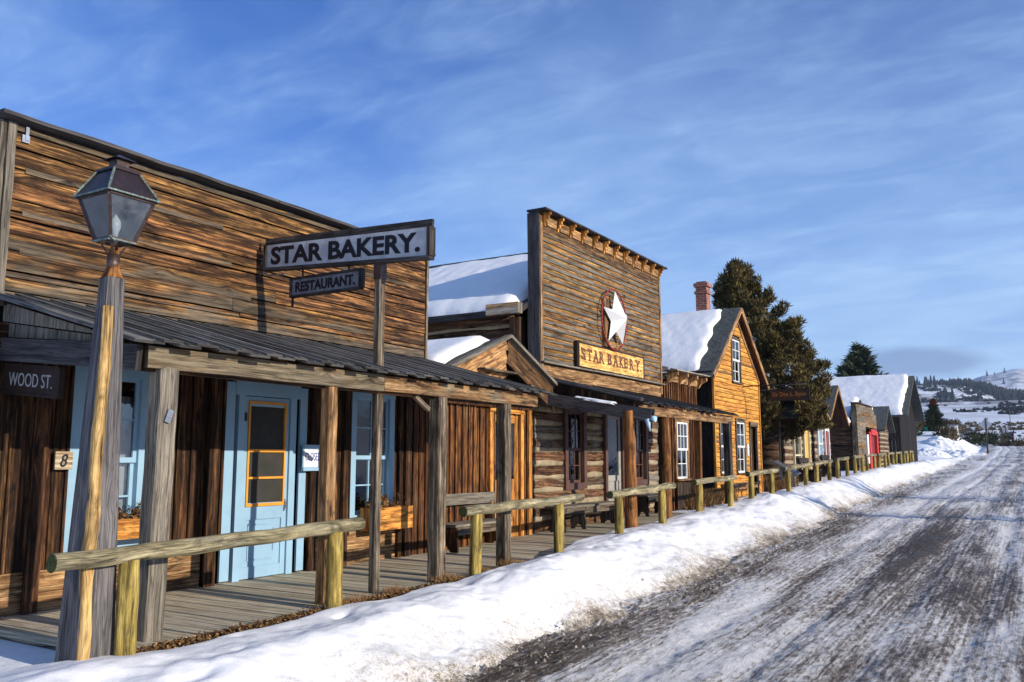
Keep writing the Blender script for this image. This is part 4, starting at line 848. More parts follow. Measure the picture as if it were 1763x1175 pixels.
g_ = gut.build('wooden_gutter', M['dgray'], b2)
snowpad('gutter_ice', g_, (-7.0, -6.2, 13.60, 13.72), lambda X, Y: 2.98 - (X + 8.1) * .1725, .05, 'snow', edge=.04, res=.04)
ib = MB(); ib.tube([(-5.62, 13.6, 2.40), (-5.60, 13.6, 2.32), (-5.58, 13.62, 2.20)], .035, 7, scale=[1.5, 1, .2]); ib.tube([(-5.6, 13.68, 2.42), (-5.5, 13.68, 2.40)], .05, 7); ib.build('icicle', M['ice'], g_)
mb = MB(); mb.tube([(-7.9, 13.62, 3.00), (-7.55, 13.60, 3.01)], .03, 8, scale=[1, .8]); mb.tube([(-7.6, 13.6, 3.0), (-7.6, 13.6, 2.8)], .012, 6, scale=[1, .3]); mb.build('icy_spout', M['signwhite'], b2)
def rpost(par, x, y, z0, z1, r, mat, col=None, name='porch_post'):
    mb = MB(); n = 7; mb.tube([(x + random.uniform(-.008, .008), y + random.uniform(-.008, .008), z0 + (z1 - z0) * i / n) for i in range(n + 1)], r, 14, col, [1.12 - .14 * i / n for i in range(n + 1)]); return mb.build(name, M[mat], par)
rpost(b2, XP, 13.62, .4, 2.55, .098, 'olog', (1, 0, .5)); rpost(b2, XP, 15.25, .4, 2.55, .078, 'olog', (.8, .2, .5)); post(b2, XP - .05, 17.2, .42, 2.55, .10, 'olog', (0, 0), (.6, .1, .5)); post(b2, XP, 18.95, .42, 2.55, .16, 'dgray', (0, 0), (.8, .2, .5))

# ----------------------------------------------------------------- B3 : small batten shop
b3 = thing('batten_shop', (-7.9, 21.2, .5), 'small dark batten shop with a white-sashed window, behind the end of the bakery porch', 'building', 'old west shop buildings')
mb = MB(); vboards(mb, 20.2, 22.45, .5, 3.64, W, .13, .022, [(20.75, 21.65, 1.22, 2.68)], lambda y: (rr(.7, 1.4), random.random() * .3, random.random()), batten=.04); mb.build('wall_planks', M['ruddy'], b3)
window(b3, W + .05, 20.72, 21.7, 1.25, 2.66, .12, 'wains', 'white', 3, 2, cols2=2, head=.16, depth=.01)
mb = MB(); mb.board((W + .22, 20.15, 3.90), (W + .22, 22.62, 3.93), .32, .03, (0, 0, 1), (1.6, .9, .5)); 
mb.build('cornice_cap', M['gray'], b3)
mb = MB()
for i in range(3): y = 20.45 + i * .72; mb.board((W + .05, y, 3.76), (W + .05, y + .58, 3.76), .22, .04, (1, 0, 0), (rr(.9, 1.4), .4, .5))
mb.build('frieze', M['wains'], b3)
for i in range(4):
    y = 20.35 + i * .71; mb = MB(); mb.poly([(W + .03, y, 3.88), (W + .32, y, 3.88), (W + .32, y, 3.80), (W + .16, y, 3.72), (W + .10, y, 3.62), (W + .03, y, 3.60)], (0, .07, 0), (1.3, .3, .6)); mb.build('bracket', M['tan'], b3)
mb = MB()
for i in range(4): y = 20.4 + i * .7; mb.board((W - .15, y, 3.98), (W - .15, y + .5, 3.99), .14, .02, (1, 0, 0))
mb.build('roof_board', M['dgray'], b3)
part('side_wall', 'black', b3, (-13, W - .03, 22.40, 22.46, .4, 3.7)); part('side_wall', 'black', b3, (-13, W - .03, 20.16, 20.22, .4, 3.7)); part('roof', 'roofd', b3, (-13, W - .03, 20.16, 22.46, 3.7, 3.78))
mb = MB()
for q in range(5): mb.board((W + .1 + q * .0, 20.78 + q * .2, .52), (W + .1, 20.78 + q * .2, 1.15), .18, .03, (1, 0, 0), (.8, .7, .4))
mb.build('lower_boards', M['under'], b3)

# ----------------------------------------------------------------- B4 : golden clapboard house
b4 = thing('clapboard_house', (-7.9, 26.2, .6), 'two-storey steep-gabled house with golden clapboards and a brick chimney', 'building', 'old west shop buildings')
AP, ZA = 26.2, 6.36; sL = .80
def gtop(z): k = (ZA - .12 - z) / sL; return (AP - k, AP + k)
h4 = [(25.68, 26.64, 4.05, 5.42), (24.32, 25.22, 1.3, 2.85), (25.84, 26.90, 1.3, 2.92), (27.30, 28.10, 0, 2.80)]
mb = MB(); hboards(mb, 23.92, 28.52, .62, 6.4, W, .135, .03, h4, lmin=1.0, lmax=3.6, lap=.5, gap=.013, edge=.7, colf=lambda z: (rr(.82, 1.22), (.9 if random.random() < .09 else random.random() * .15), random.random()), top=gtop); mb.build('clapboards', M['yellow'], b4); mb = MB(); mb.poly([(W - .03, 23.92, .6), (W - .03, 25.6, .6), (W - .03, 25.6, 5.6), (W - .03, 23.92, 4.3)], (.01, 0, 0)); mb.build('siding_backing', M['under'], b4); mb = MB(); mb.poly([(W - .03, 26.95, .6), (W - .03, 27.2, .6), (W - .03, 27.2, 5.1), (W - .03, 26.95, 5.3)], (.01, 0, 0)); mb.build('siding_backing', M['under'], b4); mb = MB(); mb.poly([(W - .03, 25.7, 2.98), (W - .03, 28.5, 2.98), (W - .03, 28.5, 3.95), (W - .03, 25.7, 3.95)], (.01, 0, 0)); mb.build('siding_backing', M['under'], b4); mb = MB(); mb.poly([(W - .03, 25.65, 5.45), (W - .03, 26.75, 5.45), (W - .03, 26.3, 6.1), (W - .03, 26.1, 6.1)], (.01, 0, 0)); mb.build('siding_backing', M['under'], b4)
window(b4, W + .02, 25.70, 26.62, 4.05, 5.35, .08, 'gray', 'white', 2, 2, curtain=[(25.8, 26.5, 4.1, 5.3)], depth=.03)
window(b4, W + .02, 24.34, 25.20, 1.33, 2.82, .08, 'gray', 'white', 2, 2, curtain=[(24.44, 25.1, 1.4, 2.8)], depth=.03)
window(b4, W + .02, 25.88, 26.86, 1.33, 2.84, .09, 'gray', 'white', 2, 2, depth=.03, head=.12)
part('door_casing', 'gray', b4, (W, W + .06, 27.28, 27.36, .66, 2.75), (W, W + .06, 28.04, 28.12, .66, 2.75), (W, W + .08, 27.26, 28.14, 2.75, 2.9)); part('door', 'under', b4, (W - .12, W - .08, 27.36, 28.04, .66, 2.75))
mb = MB(); mb.board((W + .025, 23.92, .6), (W + .025, 23.92, 4.4), .07, .06, (1, 0, 0)); mb.build('corner_board', M['yellow'], b4); mb = MB(); mb.board((W + .025, 28.52, .6), (W + .025, 28.52, 4.3), .07, .06, (1, 0, 0)); mb.build('corner_board', M['yellow'], b4)
mb = MB(); vboards(mb, -14.5, W - .03, .5, 4.42, 23.95, .28, .03, (), lambda y: (rr(.6, 1.2), random.random() * .4, random.random()), axis='x'); mb.build('side_wall', M['black'], b4)
part('rear_wall', 'dark', b4, (-14.5, -14.4, 24, 28.4, .4, 4.4), (-14.5, W - .05, 28.4, 28.5, .4, 4.3), (W - .8, W - .7, 24, 28.4, 2.95, 4.0))
mb = MB()
XF = W + .22
for s_, ye in ((-1, 23.35), (1, 29.0)):
    ze = ZA - abs(ye - AP) * sL
    mb.poly([(XF, AP, ZA), (XF, ye, ze), (-14.6, ye, ze), (-14.6, AP, ZA)], (0, 0, -.09), (1, .5, .5))
    # shingle courses on the strip left bare
rf = mb.build('roof', M['soffit'], b4)
mb = MB()
for s_ in (-1, 1):
    for k in range(24):
        y = AP + s_ * (.06 + k * .122); z = ZA - abs(y - AP) * sL + .02
        x = XF + .02
        xe = -14.5 if k < 3 else XF - 2.2
        while x > xe:
            w_ = random.uniform(.09, .2); q = random.uniform(-.015, .015)
            mb.board((x - w_ / 2, y, z + .012), (x - w_ / 2, y + s_ * (.15 + q), z - (.15 + q) * sL + .016), w_ - .006, .014, (0, s_ * sL, 1), (rr(.6, 1.4), .5, .5)); x -= w_
mb.build('shingles', M['shingle'], rf)
mb = MB(); 
for s_, ye in ((-1, 23.35), (1, 29.0)): mb.board((XF + .02, AP, ZA - .07), (XF + .02, ye, ZA - .07 - abs(ye - AP) * sL), .15, .03, (1, 0, 0), (1.2, .2, .6))
for s_, ye in ((-1, 23.9), (1, 28.6)): mb.board((W + .04, AP, ZA - .22), (W + .04, ye, ZA - .22 - abs(ye - AP) * sL), .12, .03, (1, 0, 0), (1.2, .2, .6))
mb.build('bargeboard', M['wains'], rf)
part('eave_board', 'black', b4, (-14.6, XF - .03, 23.33, 23.37, 3.98, 4.16))
def z4(X, Y): return ZA - np.abs(Y - AP) * sL
def snow4():
    o = snowpad('roof_snow', b4, (-14.5, XF - .42, 23.42, AP - .12), z4, .17, seed=8, edge=.28, res=.07)
    me = o.data; n = len(me.vertices); co = np.empty(n * 3, 'f'); me.vertices.foreach_get('co', co); co = co.reshape(-1, 3); org = ORG[o]
    y = co[:, 1] + org.y; x = co[:, 0] + org.x; f = np.clip((x + 10.5) / 2.5, 0, 1)       # rim steps back towards the eave
    co[:, 0] -= f * np.clip((26.1 - y) / 2.7, 0, 1) ** .8 * .10 + f * .04 * np.sin(y * 9); me.vertices.foreach_set('co', co.ravel()); me.update()
snow4()
ch = MB(); ch.box(-9.05, -8.70, AP - .15, AP + .20, 5.9, 6.88); ch.box(-9.09, -8.66, AP - .19, AP + .24, 6.88, 6.96); ch.box(-9.05, -8.70, AP - .15, AP + .20, 6.96, 7.10); ch.box(-9.10, -8.65, AP - .20, AP + .25, 7.10, 7.22); ch.box(-9.03, -8.72, AP - .13, AP + .18, 7.22, 7.27)
ch.build('chimney', M['brick'], b4)
mb = MB(); mb.box(W + .03, W + .05, 26.98, 27.12, 1.85, 2.2); tag(mb.build('notice_board', M['white']), 'small white notice fixed between window and door of the golden house', 'notice')

# ----------------------------------------------------------------- log cabins
def cabin(name, y0, y1, zb, ze, zp, xb, trim, label, win, door, dmat, wmat, xf=W, ov=.45):
    c = thing(name, (xf, (y0 + y1) / 2, zb), label, 'building', 'old west shop buildings')
    hol = [(win[0] - .06, win[1] + .06, win[2] - .06, win[3] + .06), (door[0] - .06, door[1] + .06, 0, door[3] + .06)]
    logwall(c, xf, y0, y1, zb, ze, hol, .26, 'log', colf=None, cov=1.5)
    part('front_backing', 'chink', c, *[(xf - .12, xf - .08, p, q, zb, ze) for p, q in cutspans(y0, y1, [(h[0], h[1]) for h in hol])])
    logwall(c, -(y0 + .02), xb, xf - .14, zb - .2, ze, (), .26, 'logd', 'logd', axis='x', name='side_log_wall', cname='side_chinking')
    part('side_backing', 'dark', c, (xb, xf - .15, y0 + .12, y0 + .16, zb - .2, ze), (xb, xf - .15, y1 - .1, y1, zb - .2, ze))
    w_ = part('window', trim, c, (xf, xf + .12, win[0] - .07, win[0], win[2] - .07, win[3] + .07), (xf, xf + .12, win[1], win[1] + .07, win[2] - .07, win[3] + .07), (xf, xf + .124, win[0], win[1], win[3], win[3] + .07), (xf, xf + .124, win[0], win[1], win[2] - .07, win[2]), (xf, xf + .10, win[0], win[1], (win[2] + win[3]) / 2 - .03, (win[2] + win[3]) / 2 + .03))
    part('pane', wmat, w_, (xf + .02, xf + .03, win[0], win[1], win[2], win[3]))
    part('door_casing', trim, c, (xf, xf + .12, door[0] - .08, door[0], zb, door[3] + .08), (xf, xf + .12, door[1], door[1] + .08, zb, door[3] + .08), (xf, xf + .124, door[0], door[1], door[3], door[3] + .12))
    part('door', dmat, c, (xf - .02, xf + .04, door[0], door[1], zb, door[3]))
    ym = (y0 + y1) / 2; s_ = (zp - ze) / (ym - y0 + ov)
    mb = MB(); vboards(mb, y0, y1, ze, zp, xf + .02, .2, .03, (), lambda y: (rr(.7, 1.2), .2, .5), top=lambda y: ze + (zp - ze) * .97 - abs(y - ym) * s_); mb.build('gable_planks', M['ruddy'], c)
    mb = MB()
    for q in (-1, 1): mb.poly([(xf + .75, ym, zp), (xf + .75, ym + q * (ym - y0 + ov), ze - .0), (xb - .3, ym + q * (ym - y0 + ov), ze), (xb - .3, ym, zp)], (0, 0, -.07), (.8, .3, .5))
    r_ = mb.build('roof', M['soffit'], c)
    mb = MB()
    for q in (-1, 1):
        n = int((ym - y0 + ov) / .16)
        for k in range(n):
            y = ym + q * (k + .0) * .16; z = zp - abs(y - ym) * s_ + .02; x = xf + .77
            while x > xf - 1.9:
                b_ = random.uniform(.12, .24); mb.board((x - b_ / 2, y, z + .014), (x - b_ / 2, y + q * .19, z - .19 * s_ + .018), b_ - .006, .016, (0, q * s_, 1), (rr(.6, 1.4), .5, .5)); x -= b_
    mb.build('shingles', M['shingle'], r_)
    mb = MB()
    for q in (-1, 1): mb.board((xf + .77, ym, zp - .05), (xf + .77, ym + q * (ym - y0 + ov), ze - .05), .12, .03, (1, 0, 0), (1.2, .3, .6))
    mb.build('bargeboard', M['wains'], r_)
    snowpad('roof_snow', c, (xb, xf - 1.5, y0 - .3, ym - .1), lambda X, Y: zp - np.abs(Y - ym) * s_, .2, seed=y0, edge=.25, res=.12); snowpad('roof_snow', c, (xb, xf - 1.5, ym + .1, y1 + .3), lambda X, Y: zp - np.abs(Y - ym) * s_, .2, seed=y1, edge=.25, res=.12)
    return c
cabin('log_cabin', 31.5, 35.75, .88, 3.12, 4.30, -13, 'cream', 'chinked log cabin with cream trim and ochre door, partly behind the juniper', (32.75, 33.65, 1.25, 2.5), (34.35, 35.15, 0, 2.9), 'ochre', 'glass')
cabin('log_cabin', 36.25, 39.3, 1.0, 3.20, 4.72, -13, 'white', 'chinked log cabin with blue-grey shutter and maroon door', (36.75, 37.4, 1.75, 2.95), (38.1, 38.75, 0, 2.9), 'maroon', 'blue')

# ----------------------------------------------------------------- store with red door, cabin 3, barn
st = thing('false_front_store', (W, 48.8, 1.25), 'low log store with bare board false front and bright red doorway', 'building', 'old west shop buildings')
logwall(st, -46.05, -13.5, W - .25, .95, 3.42, (), .24, 'logd', 'log', axis='x', name='side_log_wall', cname='side_chinking', cov=.5)
part('side_backing', 'dark', st, (-13.5, W - .2, 46.2, 46.3, .9, 3.4), (-13.5, W - .2, 51.8, 51.9, .9, 3.4))
part('corner_boards', 'gray', st, (W - .22, W - .02, 45.95, 46.05, .95, 4.5))
mb = MB(); hboards(mb, 46.0, 51.9, 1.15, 4.5, W, .2, .03, [(48.4, 51.7, 1.0, 3.3)], lmin=1, lmax=3, lap=.3, colf=lambda z: (rr(.7, 1.3), random.uniform(.1, .7), .5), top=lambda z: (46.0, 51.9 - max(0, z - 4.05) * 3.2)); mb.build('false_front_siding', M['b2'], st)
part('cap_board', 'dgray', st, (W - .25, W + .14, 45.9, 50.6, 4.5, 4.54))
d = part('door_casing', 'red', st, (W, W + .1, 49.0, 49.5, 1.2, 3.15), (W, W + .12, 51.2, 51.65, 1.2, 3.2), (W, W + .124, 49.5, 51.2, 3.0, 3.3)); part('door', 'maroon', st, (W - .05, W - .02, 49.5, 51.2, 1.2, 3.0)); part('door_sidelight', 'white', st, (W + .0, W + .06, 48.5, 48.95, 1.5, 3.0))
mb = MB()
for s_, ye in ((-1, 45.7), (1, 52.2)): mb.poly([(W - .25, 49, 4.85), (W - .25, ye, 3.5), (-13.8, ye, 3.5), (-13.8, 49, 4.85)], (0, 0, -.08))
mb.build('roof', M['roofd'], st)
zs_ = lambda X, Y: 4.85 - np.abs(Y - 49) * (1.35 / 3.3)
snowpad('roof_snow', st, (-13.7, W - .3, 45.72, 48.95), zs_, .22, seed=11, edge=.2, res=.1); snowpad('roof_snow', st, (-13.7, W - .3, 49.05, 52.2), zs_, .22, seed=12, edge=.2, res=.12)
c3 = thing('log_shed', (W, 54.4, 1.3), 'small log shed with steep shingle roof tucked between the store and the barn', 'building', 'old west shop buildings')
logwall(c3, W, 52.6, 55.9, 1.2, 3.4, (), .24, 'log', cov=1.3); logwall(c3, -52.6, -11, W - .1, 1.2, 3.4, (), .24, 'logd', 'logd', axis='x', name='side_log_wall', cname='side_chinking')
mb = MB()
for s_, ye in ((-1, 52.3), (1, 56.2)): mb.poly([(W + .4, 54.25, 4.75), (W + .4, ye, 3.35), (-11.5, ye, 3.35), (-11.5, 54.25, 4.75)], (0, 0, -.1))
mb.build('roof', M['shingle'], c3); mb = MB(); vboards(mb, 52.6, 55.9, 3.4, 4.5, W + .02, .2, .03, (), None, top=lambda y: 4.6 - abs(y - 54.25) * .7); mb.build('gable_planks', M['ruddy'], c3)
snowpad('roof_snow', c3, (-11.4, W - .45, 52.4, 54.2), lambda X, Y: 4.75 - np.abs(Y - 54.25) * .72, .22, seed=21, edge=.2)
bn = thing('barn', (-8.2, 70, 1.4), 'big dark board barn under a broad snow-covered roof', 'barn', 'old west shop buildings')
mb = MB(); vboards(mb, -17, -8.2, 1.2, 4.72, 63.6, .3, .03, (), lambda y: (rr(.6, 1.4), random.random() * .5, random.random()), axis='x'); mb.build('side_wall', M['black'], bn)
BA, BZ = 67.9, 7.62; bs = (BZ - 4.62) / (BA - 63.0)
mb = MB(); vboards(mb, 63.6, 72.2, 1.2, 7.5, -8.2, .3, .03, (), lambda y: (rr(.35, .7), random.random() * .5, random.random()), top=lambda y: BZ - .1 - abs(y - BA) * bs); mb.build('front_wall', M['black'], bn)
mb = MB()
for s_, ye in ((-1, 63.0), (1, 72.8)): mb.poly([(-7.6, BA, BZ), (-7.6, ye, BZ - abs(ye - BA) * bs), (-18, ye, BZ - abs(ye - BA) * bs), (-18, BA, BZ)], (0, 0, -.12), (.8, .2, .5))
mb.build('roof', M['shingle'], bn)
snowpad('roof_snow', bn, (-17.9, -7.95, 63.05, BA - .02), lambda X, Y: BZ - np.abs(Y - BA) * bs, .28, seed=31, edge=.3, res=.12)
# ================================================================= things on and beside the buildings
# street lamp
lp = thing('street_lamp', (-5.85, 3.9, .32), 'old copper lantern on a tapering timber post at the near corner of the boardwalk', 'street lamp')
def lpos(t_): return V((-5.85 + .0 * t_, 3.87 + .03 * t_, .28 + 2.80 * t_))
mb = MB(); pts = [lpos(i / 14) for i in range(15)]; hs = [.150 - .082 * (i / 14) for i in range(15)]
q = .22; sec = [(-1, -1 + q), (-1 + q, -1), (1 - q, -1), (1, -1 + q), (1, 1 - q), (1 - q, 1), (-1 + q, 1), (-1, 1 - q)]
base = len(mb.v)
mb.sweep(pts, sec, (1, 0, 0), (1.5, .6, .4), [h * random.uniform(.995, 1.01) for h in hs]); 
for k_ in range(len(mb.uv)): u_, v_ = mb.uv[k_]; mb.uv[k_] = (u_, v_ * .12)
mb.build('post', M['dgray'], lp)
mb = MB(); mb.tube([lpos(.02 + .9 * i / 22) + V(((.150 - .082 * (.02 + .9 * i / 22)) * .72 + .003 * math.sin(i), -(.150 - .082 * (.02 + .9 * i / 22)) * .66 + .005 * math.sin(i * .8), 0)) for i in range(23)], .044, 14, (1.1, 0, .6), [random.uniform(.96, 1.03) * (1.10 if i in (9, 14, 18) else 1) * (1.15 - .25 * i / 22) for i in range(23)]); mb.build('sapwood_strip', M['sap'], lp)
mb = MB(); mb.tube([lpos(1.0), lpos(1.03), lpos(1.075)], .062, 12, (1.2, .2, .6), [1.25, .75, .62]); mb.build('post_tip', M['olog'], lp)
mb = MB(); mb.tube([(-5.85, 3.9, 3.12), (-5.85, 3.9, 3.26)], .046, 14); mb.build('socket', M['copper'], lp)
cx, cy = -5.85, 3.90
def ring(h, z): return [V((cx - h, cy - h, z)), V((cx + h, cy - h, z)), V((cx + h, cy + h, z)), V((cx - h, cy + h, z))]
lan = MB(); r0, r1 = ring(.098, 3.36), ring(.185, 3.675)
for i in range(4): lan.board(r0[i], r1[i], .020, .020, (r0[i] - V((cx, cy, 3.36))).normalized())
for R__ in (r0, r1):
    for i in range(4): lan.board(R__[i] + V((0, 0, 0)), R__[(i + 1) % 4], .024, .022, (0, 0, 1))
for i in range(4): # thin arms from socket to lantern base
    a_ = V((cx, cy, 3.2)); lan.board(a_, r0[i].lerp(V((cx, cy, 3.36)), .25), .022, .010, (r0[i] - V((cx, cy, 3.36))).normalized())
lan = lan.build('lantern_frame', M['copper'], lp)
ve = MB()
R2 = ring(.215, 3.685); R3 = ring(.105, 3.895)
for i in range(4): ve.board(R2[i], R2[(i + 1) % 4], .012, .012, (0, 0, 1)); ve.board(R2[i], R3[i], .014, .012, (R2[i] - V((cx, cy, 3.6))).normalized()); 
ve.build('verdigris_seam', M['verdi'], lan); ve = MB(); ve.board(r0[0] + V((0, -.012, -.01)), r0[1] + V((0, -.012, -.01)), .02, .012, (0, 0, 1)); ve.board(r0[1] + V((.012, 0, -.01)), r0[2] + V((.012, 0, -.01)), .02, .012, (0, 0, 1))
ve.build('verdigris_seam', M['verdi'], lan)
gl_ = MB(); i0, i1 = ring(.094, 3.375), ring(.178, 3.665)
for i in range(4):
    j = (i + 1) % 4; c_ = ((i0[i] + i0[j]) / 2 - V((cx, cy, 3.375))).normalized() * .002
    gl_.poly([i0[i] * .97 + i0[j] * .03, i0[j] * .97 + i0[i] * .03, i1[j] * .97 + i1[i] * .03, i1[i] * .97 + i1[j] * .03], c_)
gl_.build('glass', M['lglass'], lan)
rf = MB(); b_ = ring(.208, 3.69); t_ = ring(.10, 3.89)
s0 = len(rf.v); 
for i in range(4):
    j = (i + 1) % 4; rf.poly([b_[i], b_[j], t_[j], t_[i]], -((b_[i] + b_[j]) / 2 - V((cx, cy, 3.6))).normalized() * .004, (1, .5, .5))
rf.box(cx - .115, cx + .115, cy - .115, cy + .115, 3.885, 3.905); rf.box(cx - .075, cx + .075, cy - .075, cy + .075, 3.905, 3.93)
rf = rf.build('lantern_roof', M['copdark'], lp)
ch = MB(); ch.box(cx - .05, cx + .05, cy - .05, cy + .05, 3.93, 3.985); ch.build('vent', M['copper'], rf)
ch = MB(); q_ = ring(.085, 3.985); ap = V((cx, cy, 4.035))
for i in range(4): ch.poly([q_[i], q_[(i + 1) % 4], ap], (0, 0, .004))
ch.build('vent_cap', M['copdark'], rf)
bb = MB(); bb.tube([(cx, cy, 3.37), (cx, cy, 3.43), (cx, cy, 3.47), (cx, cy, 3.52), (cx, cy, 3.55), (cx, cy, 3.57)], .04, 12, None, [.5, .6, 1, .9, .4, .1]); bb.build('bulb', M['lampglassbulb'], lan)
bb = MB(); bb.board((-5.99, 3.90, 3.70), (-6.0, 3.85, 3.69), .02, .02, (0, 0, 1)); bb.build('hook', M['verdi'], lan)

# hitching rails
M['endgrain'] = flat('mossy_dark_end_grain', (.075, .085, .03), .85, 0, .1, .4, 30, .3, (.03, .025, .015))
RX = -5.65
def rtop(y): return float(np.interp(y, [3.4, 6.6, 8.3, 11.2, 12.2, 14.8, 15.9, 18.4, 19.35, 21.9, 25.8, 29, 32, 36, 41, 48], [1.12, 1.19, 1.21, 1.27, 1.27, 1.34, 1.36, 1.42, 1.46, 1.53, 1.65, 1.76, 1.85, 1.93, 2.03, 2.15]))
rails = [(3.46, 6.52, 4.04, 6.17, 'hitching rail beside the lamp post, its near end cut square and mossy green', .062, .074),
 (8.25, 11.20, 8.53, 10.52, 'pale weathered hitching rail in front of the high-backed bench', .058, .070),
 (12.16, 14.80, 12.46, 14.26, 'hitching rail before the thick orange log post of the bakery porch', .058, .068),
 (15.88, 18.40, 16.15, 18.05, 'grey hitching rail at the dark far end of the bakery porch', .055, .066),
 (19.35, 21.87, 19.62, 21.30, 'hitching rail standing before the small batten shop and golden house', .056, .064),
 (22.46, 25.60, 22.9, 24.85, 'hitching rail in front of the golden house door', .056, .062),
 (25.81, 28.26, 26.2, 27.9, 'hitching rail before the cabin with the ochre door', .055, .062), (28.99, 30.99, 29.2, 30.75, 'hitching rail before the cabin with the maroon door', .052, .06),
 (31.95, 33.87, 32.15, 33.6, 'hitching rail before the log side wall of the red-door store', .052, .06), (34.36, 36.56, 34.6, 36.3, 'hitching rail lined up with the red doorway', .05, .058),
 (37.13, 39.2, 37.4, 38.9, 'hitching rail before the small log shed', .05, .058), (39.53, 41.34, 39.8, 41.1, 'fourth hitching rail from the far end of the line, before the barn', .05, .058),
 (41.88, 43.71, 42.1, 43.5, 'third hitching rail from the far end of the line, before the barn', .05, .058), (44.49, 45.91, 44.7, 45.75, 'last but one hitching rail of the line, before the barn corner', .05, .058), (46.54, 47.86, 46.7, 47.7, 'farthest hitching rail, at the barn corner', .05, .058)]
for (y0_, y1_, p0_, p1_, lab, rr_, pr_) in rails:
    t_ = thing('hitching_rail', (RX, (y0_ + y1_) / 2, float(sz((y0_ + y1_) / 2))), lab, 'hitching rail', 'hitching rails along the street')
    mb = MB(); n = 8; mb.tube([(RX + random.uniform(-.008, .008), y0_ + (y1_ - y0_) * i / n, rtop(y0_ + (y1_ - y0_) * i / n) - rr_ + random.uniform(-.011, .011)) for i in range(n + 1)], rr_, 16, (rr(.95, 1.15), .3, .4), [random.uniform(.96, 1.06) for _ in range(n + 1)])
    rl_ = mb.build('rail', M['railtop'], t_)
    if y0_ < 20: mb = MB(); mb.tube([(RX, y0_ - .004, rtop(y0_) - rr_), (RX, y0_ - .0005, rtop(y0_) - rr_)], rr_ * .93, 16, (.5, .2, .5)); mb.build('sawn_end', M['endgrain'], rl_)
    for k_, py_ in enumerate((p0_, p1_)):
        zt = rtop(py_) - rr_ * 1.6; zb = float(sz(py_)) - .22; mb = MB(); lx = random.uniform(-.02, .02); ly = random.uniform(-.02, .02)
        mb.tube([(RX + .0 + lx * (1 - i / 6), py_ + ly * (1 - i / 6), zb + (zt - zb) * i / 6) for i in range(7)], pr_, 16, (rr(.9, 1.15), .1, .4), [random.uniform(.98, 1.05) for _ in range(6)] + [.92]); mb.build('post', M['rail'], t_)

# hanging sign on its pole
sg = thing('hanging_sign', (-6.0, 7.15, .38), 'long white STAR BAKERY. sign in a grey frame on a tall pole by the porch', 'sign')
SX0, SX1 = -7.74, -5.31
def sgz(x, k): t_ = (x - SX0) / (SX1 - SX0); return (4.275 - .105 * t_) if k else (3.955 - .145 * t_)
mb = MB()
mb.poly([(SX0 + .03, 7.12, sgz(SX0, 0) + .03), (SX1 - .03, 7.12, sgz(SX1, 0) + .03), (SX1 - .03, 7.12, sgz(SX1, 1) - .02), (SX0 + .03, 7.12, sgz(SX0, 1) - .02)], (0, .05, 0), (1, .2, .5)); mb.build('board', M['signwhite'], sg)
mb = MB()
mb.board((SX0 - .01, 7.14, sgz(SX0, 1)), (SX1 + .015, 7.14, sgz(SX1, 1)), .035, .12, (0, 0, 1)); mb.board((SX0, 7.14, sgz(SX0, 0) + .01), (SX1, 7.14, sgz(SX1, 0) + .01), .035, .10, (0, -1, 0)); mb.v and None
mb.board((SX0 + .012, 7.14, sgz(SX0, 0) + .03), (SX0 + .012, 7.14, sgz(SX0, 1) - .02), .035, .10, (0, -1, 0)); mb.board((SX1 - .012, 7.14, sgz(SX1, 0) + .03), (SX1 - .012, 7.14, sgz(SX1, 1) - .02), .045, .10, (0, -1, 0)); mb.build('frame', M['dgray'], sg)
rdir = V((SX1 - SX0, 0, (sgz(SX1, 0) + sgz(SX1, 1) - sgz(SX0, 0) - sgz(SX0, 1)) / 2)).normalized()
mid = (SX0 + SX1) / 2
text('lettering', 'STAR BAKERY.', 'ink', sg, (mid - .02, 7.118, (sgz(mid, 0) + sgz(mid, 1)) / 2 + .008), rdir, (0, 0, 1), 2.20, .215, .036)
mb = MB(); mb.box(-6.045, -5.955, 7.10, 7.19, .30, 3.86, (.95, .35, .5), ch=.012)
for k_ in range(0): pass
mb.build('pole', M['gray'], sg)
part('pole_cap', 'copper', sg, (-6.05, -5.95, 7.095, 7.195, 3.66, 3.84))
mb = MB(); mb.board((SX0 + .02, 7.14, 4.06), (W + .04, 7.16, 4.07), .025, .025, (0, 0, 1)); mb.board((SX0 + .02, 7.14, 3.93), (W + .0, 7.16, 3.93), .03, .02, (0, 0, 1)); mb.board((SX0 + .0, 7.14, 3.90), (SX0 + .30, 7.14, 3.88), .02, .02, (0, 0, 1)); mb.build('wall_bracket', M['galv'], sg)
s2 = thing('hanging_sign', (-6.8, 7.15, 3.7), 'small dark-framed RESTAURANT. sign hung beneath the long white one', 'sign')
part('board', 'signgray', s2, (-7.30, -6.29, 7.14, 7.17, 3.615, 3.795)); part('frame', 'dgray', s2, (-7.33, -6.26, 7.12, 7.19, 3.795, 3.82), (-7.33, -6.26, 7.12, 7.19, 3.59, 3.615), (-7.33, -7.305, 7.12, 7.19, 3.615, 3.795), (-6.285, -6.25, 7.12, 7.19, 3.615, 3.795))
text('lettering', 'RESTAURANT.', 'ink', s2, (-6.80, 7.139, 3.705), (1, 0, 0), (0, 0, 1), .90, .120, .035)
mb = MB(); mb.board((-7.3, 7.15, 3.6), (-7.3, 7.15, 3.48), .02, .02, (1, 0, 0)); mb.board((-7.15, 7.15, 3.82), (-7.15, 7.15, 3.92), .015, .015, (1, 0, 0)); mb.board((-6.45, 7.15, 3.82), (-6.45, 7.15, 3.87), .015, .015, (1, 0, 0)); mb.build('hanger', M['iron'], s2)
